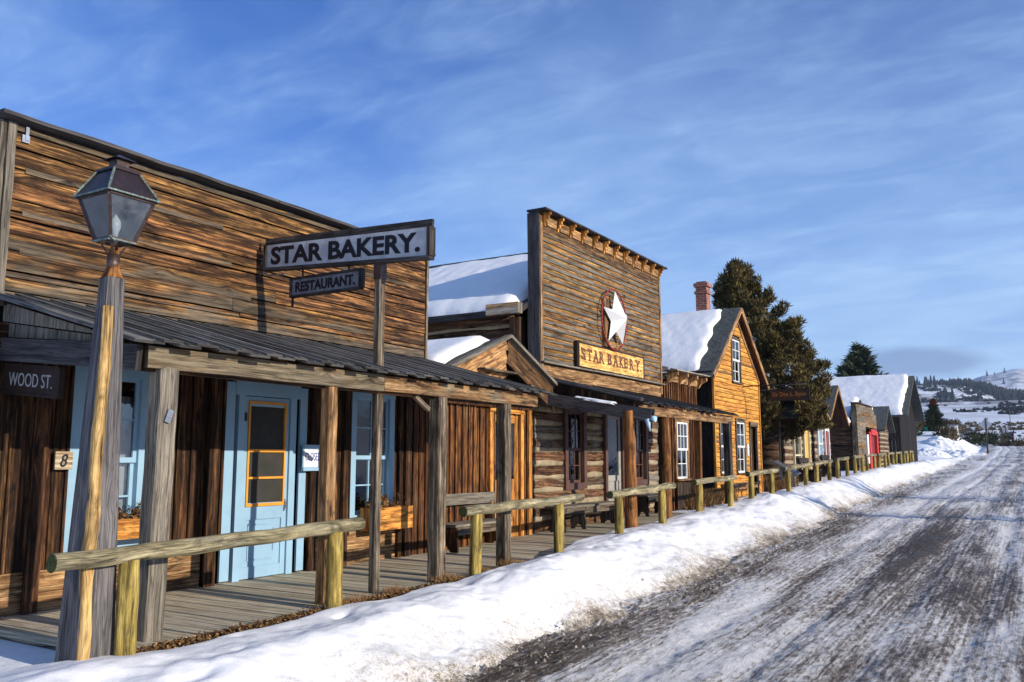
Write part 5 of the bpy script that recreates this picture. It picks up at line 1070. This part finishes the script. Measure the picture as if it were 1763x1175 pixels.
# WOOD ST.
s3 = thing('street_sign', (-7.4, 4.25, 2.4), 'dark WOOD ST. board hung in shade under the porch end', 'sign')
wd_ = V((.9, 0, -.085)).normalized(); mb = MB(); mb.board((-7.88, 4.255, 2.46), (-6.99, 4.255, 2.375), .235, .03, (0, -1, 0), (1, 0, .5)); mb.build('board', M['signdark'], s3)
mb = MB(); mb.board((-7.88, 4.25, 2.585), (-6.99, 4.25, 2.50), .02, .05, (0, -1, 0)); mb.board((-7.88, 4.25, 2.335), (-6.99, 4.25, 2.25), .02, .05, (0, -1, 0)); mb.board((-6.985, 4.25, 2.25), (-6.985, 4.25, 2.50), .02, .05, (0, -1, 0)); mb.build('frame', M['signdark'], s3)
text('lettering', 'WOOD ST.', 'inkgray', s3, (-7.42, 4.239, 2.418), wd_, (0, 0, 1), .66, .115, -.004)
# number 8, CLOSED
s4 = thing('number_plaque', (W + .07, 4.84, 1.73), 'square weathered plaque with a black 8, left of the blue window', 'sign')
part('board', 'wains', s4, (W + .085, W + .105, 4.74, 4.91, 1.65, 1.815), col=(1.5, .9, .5)); text('numeral', '8', 'ink', s4, (W + .1055, 4.825, 1.733), (0, 1, 0), (0, 0, 1), .075, .12, .012, shear=.25)
s5 = thing('closed_sign', (W + .10, 8.07, 1.76), 'small white CLOSED card in a blue holder beside the door', 'sign')
part('holder', 'blue', s5, (W + .085, W + .12, 7.895, 8.245, 1.87, 1.92), (W + .085, W + .12, 7.895, 8.245, 1.60, 1.645), (W + .085, W + .10, 7.90, 8.24, 1.645, 1.87)); part('card', 'white', s5, (W + .101, W + .105, 7.92, 8.22, 1.65, 1.865))
text('lettering', 'CLOSED', 'inkblue', s5, (W + .1055, 8.07, 1.775), (0, 1, 0), (0, 0, 1), .265, .10, .0)
# bakery wall sign with slab letters
s6 = thing('wall_sign', (W + .1, 17.07, 3.8), 'orange board lettered STAR BAKERY. in brown slab letters, below the white star', 'sign')
SY0, SY1, SZ0, SZ1 = 15.42, 18.74, 3.585, 4.05
part('board', 'signwood', s6, (W + .04, W + .085, SY0, SY1, SZ0, SZ1), col=(1.25, 0, .7)); part('frame', 'signdark', s6, (W + .03, W + .12, SY0 - .05, SY0, SZ0 - .02, SZ1 + .03), (W + .03, W + .10, SY1, SY1 + .03, SZ0 - .02, SZ1 + .03), (W + .03, W + .10, SY0, SY1, SZ1, SZ1 + .03), (W + .03, W + .10, SY0, SY1, SZ0 - .02, SZ0))
part('side_edge', 'black', s6, (W + .02, W + .11, SY0 - .09, SY0 - .05, SZ0 - .02, SZ1 + .03))
ltr = 'STAR BAKERY'; lx = [.03, .115, .195, .285, None, .405, .49, .59, .665, .755, .855]; lw = [.065, .07, .085, .075, 0, .07, .085, .07, .06, .075, .08]
serif = {'S': [(.12, .93, .3), (.88, .07, .3)], 'T': [(.5, .03, .6), (.06, .82, .14), (.94, .82, .14)], 'A': [(.12, .03, .42), (.88, .03, .42), (.4, .97, .3)], 'R': [(.15, .03, .4), (.9, .03, .34), (.1, .97, .3)], 'B': [(.08, .03, .25), (.08, .97, .25)], 'K': [(.15, .03, .4), (.9, .03, .36), (.15, .97, .4), (.85, .97, .36)], 'E': [(.08, .03, .25), (.08, .97, .25), (.95, .82, .12), (.95, .18, .12)], 'Y': [(.5, .03, .5), (.1, .97, .4), (.9, .97, .4)]}
SER = []
for i, chx in enumerate(ltr):
    if chx == ' ': continue
    wy = lw[i] * (SY1 - SY0); yc = SY0 + (lx[i] + lw[i] / 2) * (SY1 - SY0) + .02; hz = .235; zc_ = 3.845
    sb_ = MB(); lt_ = text('letter', chx, 'inkb', s6, (W + .0855, yc, zc_), (0, 1, 0), (0, 0, 1), wy * .9, hz, .035)
    for (fx_, fz_, sw_) in serif[chx]:
        yy = yc + (fx_ - .5) * wy * .9; zz = zc_ + (fz_ - .5) * hz; h_ = .016 if fz_ in (.03, .97) else .03
        sb_.box(W + .0860, W + .0905, yy - sw_ * wy / 2, yy + sw_ * wy / 2, zz - h_, zz + h_)
    if sb_.v: so_ = sb_.mesh('serifs'); so_.transform(Matrix.Translation(-ORG[s6])); so_.materials.clear(); SER.append((lt_, so_))
part('full_stop', 'inkb', s6, (W + .086, W + .09, SY1 - .20, SY1 - .15, 3.725, 3.765))
for lt_, so_ in SER:          # one lettering mesh per letter: stroke and its slab serifs together
    bmj = bmesh.new(); bmj.from_mesh(lt_.data); bmj.from_mesh(so_); bmj.to_mesh(lt_.data); bmj.free(); bpy.data.meshes.remove(so_)
# the star
stt = thing('star_ornament', (W, 17.07, 4.72), 'large white five-pointed star inside a dark red ring on the false front', 'ornament')
cY, cZ = 17.07, 4.73; po = []
for i in range(10):
    r_ = .62 if i % 2 == 0 else .245; a_ = math.pi / 2 + i * math.pi / 5; po.append(V((W + .16, cY - r_ * math.cos(a_), cZ + r_ * math.sin(a_))))
mb = MB(); ap = len(mb.v); mb.v.append(V((W + .42, cY + .02, cZ + .0))); bk_ = V((W + .12, cY, cZ)); mb.v.append(bk_)
for p in po: mb.v.append(p)
for i in range(10):
    j = (i + 1) % 10; mb.quad((0, 2 + j, 2 + i), [(0, 0)] * 3, (1, 0, .5)); mb.quad((1, 2 + i, 2 + j), [(0, 0)] * 3, (1, 0, .5))
mb.build('star', M['starw'], stt)
mb = MB(); 
pr = [V((W + .13, cY + .63 * math.cos(a_), cZ + .66 * math.sin(a_))) for a_ in [i * math.pi / 24 for i in range(49)]]
for i in range(48): mb.tube([pr[i], pr[i + 1]], .016, 6)
mb.build('ring', M['dred'], stt)
part('backing_board', 'wains', stt, (W + .03, W + .10, cY - .42, cY - .18, cZ - .62, cZ + .42), (W + .03, W + .10, cY - .18, cY + .42, cZ - .62, cZ - .52)); part('strut', 'iron', stt, (W + .03, W + .2, cY - .05, cY + .05, cZ - .05, cZ + .05), (W + .03, W + .14, cY - .62, cY - .60, cZ - .02, cZ + .0), (W + .03, W + .14, cY + .60, cY + .62, cZ - .02, cZ + .0))
# far hanging sign on the golden house
s7 = thing('hanging_sign', (-6.5, 27, 3.7), 'dark sign board with gold lettering hanging from an iron bar on the golden house', 'sign')
part('board', 'signdark', s7, (-7.10, -5.94, 26.99, 27.02, 3.52, 3.83)); part('frame', 'iron', s7, (-7.12, -5.92, 26.98, 27.03, 3.83, 3.85), (-7.12, -5.92, 26.98, 27.03, 3.50, 3.52), (-5.94, -5.92, 26.98, 27.03, 3.52, 3.83))
text('lettering', 'Dr Don L. Byam', 'inkgold', s7, (-6.52, 26.989, 3.675), (1, 0, 0), (0, 0, 1), 1.0, .17, .006)
mb = MB(); mb.tube([(W + .03, 26.75, 3.97), (-6.0, 27.0, 3.98)], .018, 8); mb.tube([(-7.0, 27, 3.85), (-7.0, 26.93, 3.96)], .008, 6); mb.tube([(-6.05, 27, 3.85), (-6.05, 27, 3.96)], .008, 6); mb.tube([(W + .03, 26.7, 4.2), (-6.0, 27.0, 4.0)], .004, 5); mb.build('iron_bar', M['iron'], s7)

# flower boxes
def flowerbox(y0, y1, z0, z1, x0, x1, lab):
    t_ = thing('flower_box', ((x0 + x1) / 2, (y0 + y1) / 2, z0), lab, 'flower box', 'flower boxes under the blue windows')
    mb = MB(); mb.box(x1 - .02, x1, y0, y1, z0, z1, (1.25, 0, .6)); mb.box(x0, x1 - .02, y0, y0 + .02, z0, z1, (.9, 0, .6)); mb.box(x0, x1 - .02, y1 - .02, y1, z0, z1, (1, 0, .6)); mb.box(x0, x1 - .02, y0 + .02, y1 - .02, z0, z0 + .02, (1, 0, .6)); mb.box(x0, x0 + .02, y0 + .02, y1 - .02, z0 + .02, z1, (1, 0, .6)); mb.build('box', M['orange'], t_)
    part('soil', 'dark', t_, (x0 + .02, x1 - .02, y0 + .02, y1 - .02, z0 + .02, z1 - .03))
    n = 900; cx_ = rng.uniform(x0 + .03, x1 - .02, n); cy_ = y0 + .03 + (y1 - y0 - .06) * rng.beta(1.1, 2.0, n); h_ = rng.uniform(0, .2, n) * (.5 + .5 * np.sin(cy_ * 17)); c_ = np.stack([cx_, cy_, z1 - .03 + np.abs(h_)], -1)
    d1 = rng.normal(0, .018, (n, 3)); d2 = rng.normal(0, .018, (n, 3)); tris('dried_flowers', np.stack([c_ - d1, c_ + d2, c_ + d1], 1), rng.uniform(0, 1, n) ** 1.3, M['litter'], t_)
    return t_
flowerbox(5.15, 5.85, .98, 1.17, -7.80, -7.62, 'orange wooden flower box of dead flowers behind the lamp post'); flowerbox(9.0, 9.86, .80, 1.10, -7.82, -7.60, 'orange wooden flower box of dead flowers right of the sign pole')

# benches
def legshape(x0, x1, z0, z1):
    w_ = x1 - x0; h_ = z1 - z0; o = [(x0 + .0, z1), (x0 + .02, z0 + h_ * .75), (x0 + .04, z0 + h_ * .62), (x0 + .0, z0 + h_ * .35), (x0 + .02, z0 + h_ * .15), (x0, z0), (x0 + w_ * .22, z0)]
    for i in range(7): a_ = math.pi * i / 6; o.append((x0 + w_ * .5 - w_ * .24 * math.cos(a_), z0 + h_ * .22 * math.sin(a_) + .01))
    o += [(x1 - w_ * .22, z0), (x1, z0), (x1 - .02, z0 + h_ * .15), (x1 - .0, z0 + h_ * .35), (x1 - .04, z0 + h_ * .62), (x1 - .02, z0 + h_ * .75), (x1, z1)]
    return o
def bench(name, x0, x1, y0, y1, zf, h, legs, lab, mat='gray', legmat='dgray', back=False, arch=True, skirt=True):
    t_ = thing(name, ((x0 + x1) / 2, (y0 + y1) / 2, zf), lab, 'bench', 'benches on the boardwalk')
    zt = zf + h; mb = MB(); xm = (x0 + x1) / 2; mb.board((xm - (x1 - x0) / 4, y0, zt - .02), (xm - (x1 - x0) / 4, y1, zt - .02), (x1 - x0) / 2 - .006, .04, (0, 0, 1), (1.2, .7, .5), seg=4, wob=.002, ch=.004); mb.board((xm + (x1 - x0) / 4, y0, zt - .02), (xm + (x1 - x0) / 4, y1, zt - .02), (x1 - x0) / 2 - .006, .04, (0, 0, 1), (1.1, .7, .5), seg=4, wob=.002, ch=.004); mb.build('seat', M[mat], t_)
    if skirt: mb = MB(); mb.board((x1 - .05, y0 + .1, zt - .10), (x1 - .05, y1 - .1, zt - .10), .12, .03, (1, 0, 0), (.8, .3, .5)); mb.build('apron', M[mat], t_)
    for ly in legs:
        mb = MB()
        if arch: mb.poly([(a_, ly, b_) for a_, b_ in legshape(x0 + .02, x1 - .02, zf, zt - .042)], (0, .04, 0), (1, .3, .5))
        else: mb.poly([(x0, ly, zf), (x0 + .10, ly, zf), (x0 + .2, ly, zf + .14), (x1 - .12, ly, zf), (x1 - .0, ly, zf), (x1 - .02, ly, zt - .042), (x0 + .12, ly, zt - .042), (x0 + .06, ly, zt + .42), (x0 - .02, ly, zt + .44)], (0, .04, 0), (1, .3, .5))
        mb.build('leg', M[legmat], t_)
    if back: mb = MB(); mb.board((x0 + .06, y0 - .05, zt + .34), (x0 + .06, y1 + .05, zt + .34), .17, .03, (1, 0, 0), (1, .8, .5), seg=4, wob=.003); mb.build('backrest', M[mat], t_)
    return t_
bench('high_backed_bench', W + .06, W + .50, 10.62, 12.2, .39, .40, (10.66, 12.12), 'weathered bench with plank back against the reddish gabled shop', 'gray', 'under', True, False)
bench('bench', W + .12, W + .50, 13.95, 16.45, .435, .46, (14.1, 14.9, 16.2), 'long backless plank bench under the left window of the log bakery')
bench('bench', W + .12, W + .48, 17.9, 19.25, .50, .46, (18.0, 19.05), 'short dark backless bench under the right window of the log bakery', 'dgray', 'black')
bench('bench', W + .08, W + .38, 24.3, 27.0, .62, .42, (24.5, 26.7), 'low plank bench under the ground-floor windows of the golden house', 'wains', 'under', False, True)
bench('bench', W + .15, W + .7, 32.9, 34.3, .9, .45, (33.0, 34.1), 'dark bench before the cabin with the ochre door', 'black', 'black', True, False)
bench('bench', W + .15, W + .7, 36.7, 38.0, 1.02, .45, (36.8, 37.8), 'dark bench before the cabin with the maroon door', 'black', 'black', True, False)
bd = thing('information_lectern', (-7.4, 29.6, .7), 'grey slanted information panel on two posts between golden house and cabin', 'sign')
mb = MB(); mb.board((-7.5, 29.5, .6), (-7.5, 29.5, 1.4), .06, .06, (1, 0, 0)); mb.board((-7.1, 29.5, .6), (-7.1, 29.5, 1.35), .06, .06, (1, 0, 0)); mb.build('post', M['galv'], bd)
mb = MB(); mb.poly([(-7.7, 29.4, 1.62), (-6.95, 29.4, 1.22), (-6.95, 29.9, 1.26), (-7.7, 29.9, 1.66)], (0, 0, .03)); mb.build('panel', M['galv'], bd)

# ================================================================= trees
def branch_mesh(mb, p0, p1, r0, r1, n=6, wob=.08):
    pts = [V(p0).lerp(V(p1), i / n) + (V([random.uniform(-wob, wob) for _ in range(3)]) if 0 < i < n else V((0, 0, 0))) for i in range(n + 1)]
    mb.tube(pts, r0, 8, None, [1 - (1 - r1 / r0) * i / n for i in range(n + 1)])
def clumps(C, R, per, size, up=.5, elong=1.9):
    """sprays of small leaf faces: C centres, R radii"""
    P = []; K = []
    for c, r in zip(C, R):
        n = int(per * (r / .35) ** 1.6); d = rng.normal(0, 1, (n, 3)); d /= np.linalg.norm(d, axis=1)[:, None]
        pos = np.asarray(c) + d * (r * rng.uniform(.15, 1, n) ** .6)[:, None] * np.array([1, 1, .8])
        dirv = d * .7 + rng.normal(0, .5, (n, 3)) + np.array([0, 0, up]); dirv /= np.linalg.norm(dirv, axis=1)[:, None]
        sd_ = np.cross(dirv, rng.normal(0, 1, (n, 3))); sd_ /= np.linalg.norm(sd_, axis=1)[:, None]
        s_ = size * rng.uniform(.6, 1.5, n)[:, None]
        P.append(np.stack([pos - sd_ * s_ * .35, pos + sd_ * s_ * .35, pos + dirv * s_ * elong], 1)); K.append(np.clip(rng.normal(.5, .2, n) + rng.normal(0, .12), 0, 1))
    return np.concatenate(P), np.concatenate(K)
def leafball(name, par, C, R, per, size, mat, **k):
    P, K = clumps(C, R, per, size, **k); org = ORG[par]; P = P - np.array(org)
    me_o = tris(name, P, K, mat); me_o.parent = par; ORG[me_o] = org; return me_o
ju = thing('juniper_tree', (-9.0, 31.2, .8), 'tall shaggy brown-green juniper leaning out over the log cabin', 'tree')
mb = MB(); tb = V((-8.9, 30.6, .75)); branch_mesh(mb, tb, (-9.5, 31.3, 5.2), .24, .13, 8, .10); branch_mesh(mb, (-9.5, 31.3, 5.2), (-9.25, 31.4, 8.8), .13, .03, 6, .08); branch_mesh(mb, (-8.95, 30.8, 1.8), (-8.3, 31.0, 4.6), .12, .05, 6); branch_mesh(mb, (-9.1, 30.9, 2.4), (-7.6, 31.6, 4.4), .10, .03, 6)
tk = mb.build('trunk', M['bark'], ju)
C = []; R = []
# crown outline: (height, centre x, half width)
prof = [(8.45, -9.25, .2), (8.1, -9.22, .55), (7.7, -9.2, .68), (7.2, -8.98, .80), (6.7, -8.72, .98), (6.2, -8.45, 1.12), (5.7, -8.3, 1.22), (5.2, -8.1, 1.42), (4.7, -7.98, 1.55), (4.2, -7.92, 1.62), (3.7, -7.85, 1.60), (3.2, -7.72, 1.5), (2.85, -7.7, .95)]
for (h, xc, hw) in prof:
    n = int(6 + hw * 17)
    for i in range(n):
        a_ = random.uniform(0, 6.28); q = hw * random.uniform(.35, 1.0) ** .6
        px, py, pz = xc + q * math.cos(a_), 31.2 + q * math.sin(a_) * 1.0, h + random.uniform(-.3, .3)
        if random.random() < .10: continue
        C.append((px, py, pz)); R.append(random.uniform(.16, .34))
        if random.random() < .5: C.append((px + .25 * math.cos(a_), py + .25 * math.sin(a_), pz + random.uniform(.05, .35))); R.append(random.uniform(.10, .2))
        if random.random() < .10: mbb = MB(); branch_mesh(mbb, (xc * .5 + -9.2 * .5, 31.2, h - .4), (px, py, pz), .035, .008, 4, .04); mbb.build('limb', M['bark'], ju)
for (px, pz) in ((-9.40, 8.55), (-9.15, 8.85), (-8.85, 8.5), (-8.5, 7.9), (-8.1, 7.7), (-7.6, 7.15), (-7.15, 6.5), (-6.85, 5.6), (-6.5, 5.0), (-6.35, 4.5), (-6.5, 4.0), (-9.75, 8.2), (-9.8, 7.6)): C.append((px, 31.2 + random.uniform(-.3, .3), pz)); R.append(random.uniform(.14, .24)); C.append((px - .15, 31.2, pz - .2)); R.append(.26)
leafball('crown', ju, C, R, 330, .058, M['juniper'], up=.8, elong=2.5)
def spruce(name, x, y, z0, h, w, label, mat='spruce', rust=False, dens=1.0, leanx=0):
    t_ = thing(name, (x, y, z0), label, 'tree'); mb = MB(); mb.tube([(x, y, z0 - .3), (x, y, z0 + h * .5), (x, y, z0 + h * .96)], .16 * w / 2, 8, None, [1, .6, .1]); mb.build('trunk', M['bark'], t_)
    P = []; K = []; n = int(26 * dens + h)
    for lv in range(n):
        f = lv / n; zz = z0 + h * (.05 + .93 * f); L_ = w / 2 * (1 - f) ** .85 * random.uniform(.75, 1.15) + .08; nb = int(9 * (1 - f) + 4)
        for b_ in range(nb):
            a_ = random.uniform(0, 6.28); dl = L_ * random.uniform(.65, 1.12); m_ = int(60 * dens * (dl / (w / 2)) + 16)
            s_ = rng.uniform(.08, 1, m_) ** .7 * dl; dr_ = -.22 * s_ * (1 - f) + .12 * s_ ** 2 / max(dl, .1)
            pos = np.stack([x + s_ * math.cos(a_), y + s_ * math.sin(a_), zz + dr_], -1) + rng.normal(0, .045 * w / 3, (m_, 3))
            dv = np.stack([np.full(m_, math.cos(a_)), np.full(m_, math.sin(a_)), np.full(m_, .35)], -1) + rng.normal(0, .5, (m_, 3)); sv = np.cross(dv, rng.normal(0, 1, (m_, 3))); sv /= np.linalg.norm(sv, axis=1)[:, None]
            q = min(w, 8) * .016 * rng.uniform(.6, 1.6, m_)[:, None]; P.append(np.stack([pos - sv * q * .5, pos + sv * q * .5, pos + dv * q * 2.2], 1)); K.append(np.clip(rng.normal(.5, .22, m_), 0, 1))
    P = np.concatenate(P); K = np.concatenate(K); org = ORG[t_]
    if rust:
        top = P[:, 0, 2] > z0 + h * .80; o = tris('dead_top', P[top] - np.array(org), K[top], M['rustspruce']); o.parent = t_; ORG[o] = org; P = P[~top]; K = K[~top]
    o = tris('crown', P - np.array(org), K, M[mat]); o.parent = t_; ORG[o] = org
spruce('spruce_tree', -15.7, 95, 2.5, 11.0, 11.5, 'broad dark green spruce rising behind the barn roof', dens=3.0)
spruce('spruce_tree', -10.55, 110, 4.6, 4.0, 2.7, 'small spruce with a rust-brown dead top right of the barn', rust=True, dens=2.0)

# ================================================================= far left of the road, beyond the barn
sh = thing('plank_shed', (-12.3, 110, 4.6), 'small flat-roofed orange-brown plank shed just beyond the barn', 'shed')
mb = MB(); hboards(mb, -13.2, -11.65, 4.6, 6.2, 109.9, .22, .04, (), lmin=1.6, lmax=1.7, colf=lambda z: (rr(.8, 1.2), .1, .5), axis='x'); mb.build('wall', M['tan'], sh)
part('wall_return', 'wains', sh, (-11.66, -11.60, 109.95, 111.5, 4.6, 6.2)); part('roof', 'soffit', sh, (-13.4, -11.5, 109.7, 111.7, 6.2, 6.3)); part('hatch', 'white', sh, (-12.7, -12.1, 109.84, 109.87, 5.0, 5.25))
cn = thing('camper_trailer', (-9.1, 110, 4.3), 'small pale box trailer parked behind the snow mound', 'trailer')
mb = MB(); mb.board((-9.75, 111.3, 4.95), (-8.25, 111.3, 4.95), .95, 2.2, (0, -1, 0), (1, .5, .5), ch=.1); mb.build('body', M['white'], cn)
part('roof', 'galv', cn, (-9.8, -8.2, 110.15, 112.4, 5.44, 5.56)); part('window', 'glass', cn, (-9.5, -9.1, 110.17, 110.19, 5.0, 5.25), (-8.8, -8.5, 110.17, 110.19, 5.0, 5.25)); part('side_band', 'concrete', cn, (-9.74, -8.26, 110.16, 110.18, 4.6, 4.8))
for wx in (-9.4, -8.6): mb = MB(); mb.tube([(wx, 110.2, 4.45), (wx, 110.4, 4.45)], .22, 14); mb.build('wheel', M['dark'], cn)
wb = thing('wheelie_bin', (-11.3, 109, 4.6), 'green wheeled bin beside the plank shed', 'bin'); part('bin_body', 'green', wb, (-11.5, -11.15, 108.9, 109.2, 4.75, 5.25), ch=.03); part('lid', 'green', wb, (-11.54, -11.11, 108.85, 109.24, 5.26, 5.32)); 
for wx in (-11.44, -11.2): mb = MB(); mb.tube([(wx, 108.92, 4.74), (wx + .05, 108.92, 4.74)], .07, 8); mb.build('wheel', M['dark'], wb)
def shrub(x, y, w, h, lab, mat='sage', n=26):
    z = float(terrain(np.array([x]), np.array([y]))[0]); t_ = thing('shrub', (x, y, z), lab, 'shrub', 'shrubs by the far road bend'); C = [(x + random.uniform(-w, w) * .5, y + random.uniform(-.4, .4) * w, z + random.uniform(0, h)) for _ in range(n)]
    mb = MB(); 
    for k_ in range(5): branch_mesh(mb, (x, y, z - .1), C[k_], .03, .01, 3, .03)
    mb.build('stem', M['bark'], t_); leafball('foliage', t_, C, [random.uniform(.15, .3) * w for _ in C], 30, .07 * w, M[mat])
shrub(-8.3, 96, 1.9, 1.1, 'bare grey-brown bush on the snow mound left of the diamond sign', 'sage', 40)
shrub(-9.6, 112, 2.6, 1.0, 'rounded brown brush heap beside the small spruce', 'sage'); shrub(-7.8, 124, 2.2, 1.6, 'dark green bush behind the pale trailer', 'spruce'); shrub(-6.4, 128, 2.2, 1.4, 'dark bushes left of the diamond sign', 'spruce'); shrub(-4.6, 120, 1.7, 1.5, 'dark bush right behind the diamond sign', 'spruce'); shrub(-3.2, 118, 2.2, .7, 'low tan brush at the road bend', 'sage'); shrub(-11.3, 113, 2.0, 1.0, 'dark brush at the foot of the small spruce', 'spruce')
rs = thing('road_sign', (-4.2, 85, 2.2), 'grey back of a diamond road sign on a wooden post', 'road sign')
mb = MB(); mb.board((-4.16, 85, 2.0), (-4.16, 85, 5.2), .13, .12, (0, -1, 0)); mb.build('post', M['gray'], rs)
mb = MB(); mb.poly([(-4.20, 85.08, 5.2), (-3.70, 85.08, 4.64), (-4.20, 85.08, 4.08), (-4.70, 85.08, 4.64)], (0, .02, 0)); mb.build('sign_plate', M['signback'], rs)
rs = thing('road_sign', (-3.9, 122, 3.5), 'small distant road sign farther along beside the road', 'road sign')
mb = MB(); mb.board((-3.9, 122, 3.3), (-3.9, 122, 5.6), .1, .1, (0, -1, 0)); mb.build('post', M['gray'], rs); mb = MB(); mb.board((-3.9, 122.08, 4.9), (-3.9, 122.08, 5.5), .6, .02, (0, -1, 0)); mb.build('sign_plate', M['signback'], rs)
def carx(x, y, z, lab):
    c = thing('parked_car', (x, y, z), lab, 'car'); mb = MB(); pf = [(0, .35), (.1, .75), (.9, .85), (1.3, 1.35), (2.9, 1.38), (3.4, .9), (4.2, .8), (4.3, .35)]
    mb.poly([(x - .85, y + a_, z + b_) for a_, b_ in pf], (1.7, 0, 0)); mb.build('body', M['iron'], c); part('rear_window', 'glass', c, (x - .65, x + .65, y + .95, y + .97, z + .9, z + 1.25))
    for sx in (-.82, .6): part('tail_light', 'red', c, (x + sx, x + sx + .22, y - .01, y + .04, z + .6, z + .8))
    for sx in (-.8, .6):
        for sy in (.8, 3.4): mb = MB(); mb.tube([(x + sx, y + sy, z + .32), (x + sx + .2, y + sy, z + .32)], .32, 14); mb.build('wheel', M['dark'], c)
carx(-4.7, 150, float(rz(150)) - .05, 'distant dark car with red tail lights on the far road')
for (x, y, h) in ((-5.2, 190, 7.0), (-1.8, 170, 6.5), (-9.5, 200, 6), (-2.9, 200, 4.5)):
    z = float(terrain(np.array([x]), np.array([y]))[0]); t_ = thing('utility_pole', (x, y, z), {(-5.2): 'thin dark pole standing between the spruce and the diamond sign', (-1.8): 'thin pole beyond the small distant road sign', (-9.5): 'thin pole in the snow field right of the small spruce', (-2.9): 'short thin pole near the far road bend'}[x], 'pole'); mb = MB(); mb.tube([(x, y, z - .2), (x, y, z + h)], .08, 7, None, [1, .7]); mb.build('pole', M['bark'], t_); mb = MB(); mb.board((x - .4, y, z + h * .93), (x + .4, y, z + h * .93), .08, .08, (0, 0, 1)); mb.build('crossarm', M['bark'], t_)
# far farm building on the flat under the hill
fx, fy = -26, 640; fz = float(terrain(np.array([fx * 1.]), np.array([fy * 1.]))[0])
# snow piles at the road bend, left of the diamond sign
for k_, (x, y, rx_, ry_, h, lab) in enumerate(((-7.3, 90, 2.4, 3.6, 0.75, 'tall ploughed snow heap under the bare bush'), (-5.7, 82, 2.0, 2.6, .5, 'low lumpy snow heap at the foot of the diamond sign'), (-8.0, 79, 1.6, 2.0, .5, 'lowest snow heap in front of the bare bush'))):
    n = 60; U_, V_ = np.meshgrid(np.linspace(-1, 1, n), np.linspace(-1, 1, n), indexing='ij'); rr2 = np.clip(1 - U_ ** 2 - V_ ** 2, 0, 1); X_ = x + U_ * rx_; Y_ = y + V_ * ry_
    Z_ = terrain(X_, Y_) - .05 + h * rr2 ** .8 * (1 + .5 * fbm(X_ * 1.2, Y_ * 1.2, 4)) + .12 * fbm(X_ * 3, Y_ * 3, 3) * (rr2 > 0); tag(grid('snow_heap', X_, Y_, Z_, M['snow']), lab, 'snow heap', 'snow heaps by the road bend')
# bare trees across the street (outside the frame) that throw the thin shadows on the road
for (x, y, h, lab) in ((13.5, 21.5, 8.5, 'bare cottonwood across the street from the batten shop'), (15.5, 27.5, 9.5, 'bare cottonwood across the street from the golden house')):
    z = .9; t_ = thing('bare_tree', (x, y, z), lab, 'tree'); mb = MB(); branch_mesh(mb, (x, y, z - .3), (x + .2, y, z + h * .6), .22, .12, 8, .08)
    tips = [V((x + .1, y, z + h * .35)), V((x + .2, y, z + h * .5)), V((x + .2, y, z + h * .6))]
    for i in range(16):
        s_ = random.choice(tips[:3]); a_ = random.uniform(0, 6.28); e_ = s_ + V((math.cos(a_) * random.uniform(.8, 2.2), math.sin(a_) * random.uniform(.8, 2.2), random.uniform(.8, 2.6))); branch_mesh(mb, s_, e_, .07, .025, 5, .1)
        for j in range(4): b_ = s_.lerp(e_, random.uniform(.4, 1)); branch_mesh(mb, b_, b_ + V((random.uniform(-.9, .9), random.uniform(-.9, .9), random.uniform(.1, 1.1))), .025, .006, 3, .06)
    mb.build('trunk', M['bark'], t_)

# thin winter air between here and the hills
hz = MB(); hz.box(-3450, 3450, -3450, 3450, -9.0, 420.0); hzo = hz.build('haze', None)
m = bpy.data.materials.new('valley_haze'); m.use_nodes = True; t = m.node_tree; t.nodes.clear()
o = N(t, 'ShaderNodeOutputMaterial'); pv = N(t, 'ShaderNodeVolumePrincipled'); pv.inputs['Color'].default_value = (.62, .76, 1, 1); pv.inputs['Density'].default_value = .00014; pv.inputs['Anisotropy'].default_value = .2
L(t, pv.outputs[0], o.inputs['Volume']); hzo.data.materials.clear(); hzo.data.materials.append(m); tag(hzo, kind='stuff')
